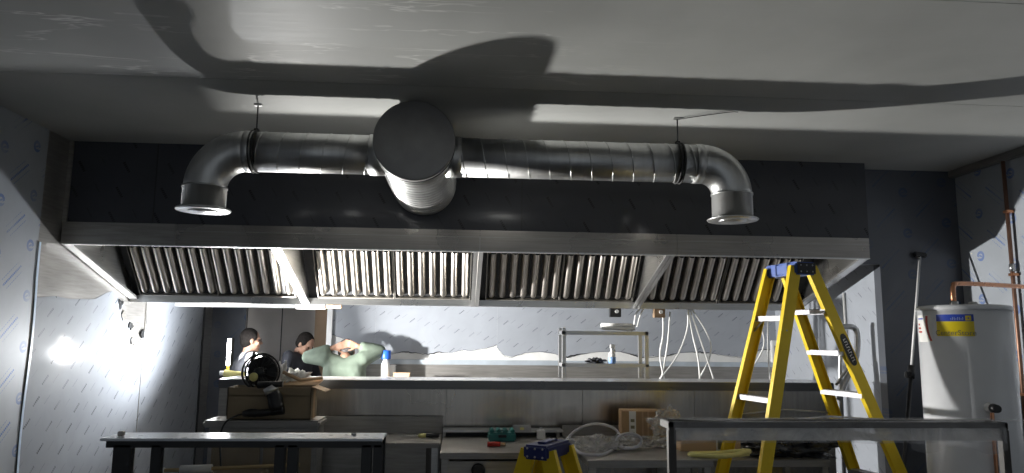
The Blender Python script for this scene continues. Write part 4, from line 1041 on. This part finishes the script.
        m.build('collar', M['shirt'], o)
    if glasses:
        m = MB()
        for s_ in (-1, 1):
            m.tube([HC + Wd((s_ * .033 + .024 * math.cos(a), .098 - .006 * abs(math.cos(a)), .0 + .018 * math.sin(a))) for a in [2 * PI * i / 16 for i in range(17)]], .0022, 5)
            m.tube([HC + Wd((s_ * .057, .093, .004)), HC + Wd((s_ * .078, .05, .004)), HC + Wd((s_ * .078, -.01, .0))], .0022, 5)
        m.tube([HC + Wd((-.01, .1, .004)), HC + Wd((.01, .1, .004))], .0022, 5)
        m.build('glasses', M['black'], o)
    return o
h = at(254, 341, Y=7.95)
person('man in glasses and dark waistcoat over pale shirt standing behind the fan', (h.x - .07, 7.95, 0), math.radians(-62), 1.665, (0, .02), (-.03, 0, 0),
       [((-.30, .04, 1.16), (-.24, .26, 1.10)), ((.30, .0, 1.15), (.24, .22, 1.02)), ((.3, .9, .2), (1, 0, 0), .4), ((-.2, .9, -.2), (-1, 0, 0), .4)], 'skin', 'shirt', 'hair', 'vest', True)
h = at(305, 348, Y=8.35)
person('dark-haired man in a navy jacket bending his head beside the white jamb', (h.x - .16, 8.40, 0), math.radians(-118), 1.68, (.0, .12), (-.55, 0, 0),
       [((-.30, .16, 1.15), (-.16, .42, 1.12)), ((.30, .16, 1.15), (.16, .42, 1.12)), ((.3, .9, 0), (0, 0, -1), .5), ((-.3, .9, 0), (0, 0, -1), .5)], 'skin_d', 'navycloth', 'hair', None, False, .07)
h = at(346, 354, Y=7.68)
person('man in sage green sweater seen from behind with both hands clasped on his head', (h.x, 7.63, 0), math.radians(4), 1.665, (0, .0), (-.25, 0, 0),
       [((-.40, .10, 1.45), (-.125, .02, 1.555)), ((.36, .10, 1.52), (.125, .02, 1.575)), ((.95, -.1, .28), (.1, 1, 0), .14), ((-.95, -.1, .28), (-.1, 1, 0), .14)], 'skin', 'sage', 'hair_g', None, False, .14, .03)

# ------------------------------------------------------------------ lamps
def area(name, loc, target, size, power, col=(1, 1, 1), sy=None, spread=180):
    ld = bpy.data.lights.new(name, 'AREA'); ld.size = size; ld.energy = power; ld.color = col; ld.spread = math.radians(spread)
    if sy: ld.shape = 'RECTANGLE'; ld.size_y = sy
    o = bpy.data.objects.new(name, ld); C.objects.link(o); o.location = loc
    o.rotation_euler = (V(target) - V(loc)).to_track_quat('-Z', 'Y').to_euler(); return o
def led(LP, ang, h, wd, label, power, col, mast, tilt=.2, rear=0, spread=180):
    t = thing('site_lamp', label, 'lamp', (LP.x, LP.y, 0))
    RL = Matrix.Rotation(ang, 3, 'Z'); d = RL @ V((1, 0, 0))
    MB().box(LP - d * .016, (.03, wd + .02, h + .02), RL, .008).build('housing', M['black'], t)
    MB().box(LP + d * .002, (.010, wd, h), RL, .003).build('light_panel', M['lamp'], t)
    if mast:
        MB().tube([at(224, 373, Y=LP.y - .05), at(246, 376, Y=LP.y - .02)], .035, 12).build('handle', M['yel_sheet'], t)
        MB().tube([at(220, 373, Y=LP.y - .05), at(224, 373, Y=LP.y - .05)], .022, 10).build('handle_tip', M['white_p'], t)
        MB().tube([(LP.x, LP.y, .75), LP - V((0, 0, h / 2))], .016, 12).build('mast', M['yellow'], t)
        for k in range(3):
            a = 2 * PI * k / 3 + .3; MB().tube([(LP.x, LP.y, .8), (LP.x + .3 * math.cos(a), LP.y + .3 * math.sin(a), .02)], .014, 8).build('leg', M['yellow'], t)
    else:
        MB().tube([(LP.x - d.x * .02, LP.y - d.y * .02, .75), LP - d * .02 - V((0, 0, h / 2))], .016, 12).build('mast', M['black'], t)
        for k in range(3):
            a = 2 * PI * k / 3 + .3; MB().tube([(LP.x, LP.y, .8), (LP.x + .3 * math.cos(a), LP.y + .3 * math.sin(a), .02)], .014, 8).build('leg', M['black'], t)
    area('lamp_light', LP + d * .015, LP + d * 1.0 + V((0, 0, tilt)), wd * .7, power, col, h * .7, spread)
    if rear:
        MB().box(LP - d * .032, (.006, wd * .8, h * .9), RL, .003).build('added_rear_panel', M['lamp'], t)  # added rear emitter, brightens the recess and the men
        area('added_rear_light', LP - d * .045, LP - d * 1.0, wd * .7, rear, col, h * .7)
led(at(258, 361, Y=6.70), math.radians(-9), .14, .12, 'lit LED flood lamp on a dark stand directly behind the round cage fan', LA, (1, .985, .95), False, .28, 0, 142)
led(at(229, 352, Y=7.45), math.radians(216), .26, .085, 'lit upright LED work lamp with yellow grip beside the man in glasses', LB, (.96, .98, 1), True, .85, LB2)

w = bpy.data.worlds.new('world'); sc.world = w; w.use_nodes = True
w.node_tree.nodes['Background'].inputs[0].default_value = (.86, .93, 1, 1); w.node_tree.nodes['Background'].inputs[1].default_value = WORLD
sc.view_settings.view_transform = 'Standard'; sc.view_settings.look = 'None'; sc.view_settings.gamma = 1
sc.view_settings.use_curve_mapping = False; sc.view_settings.exposure = .66
sc.cycles.use_denoising = True
sc.cycles.max_bounces = 10; sc.cycles.transparent_max_bounces = 16
sc.cycles.sample_clamp_indirect = 8
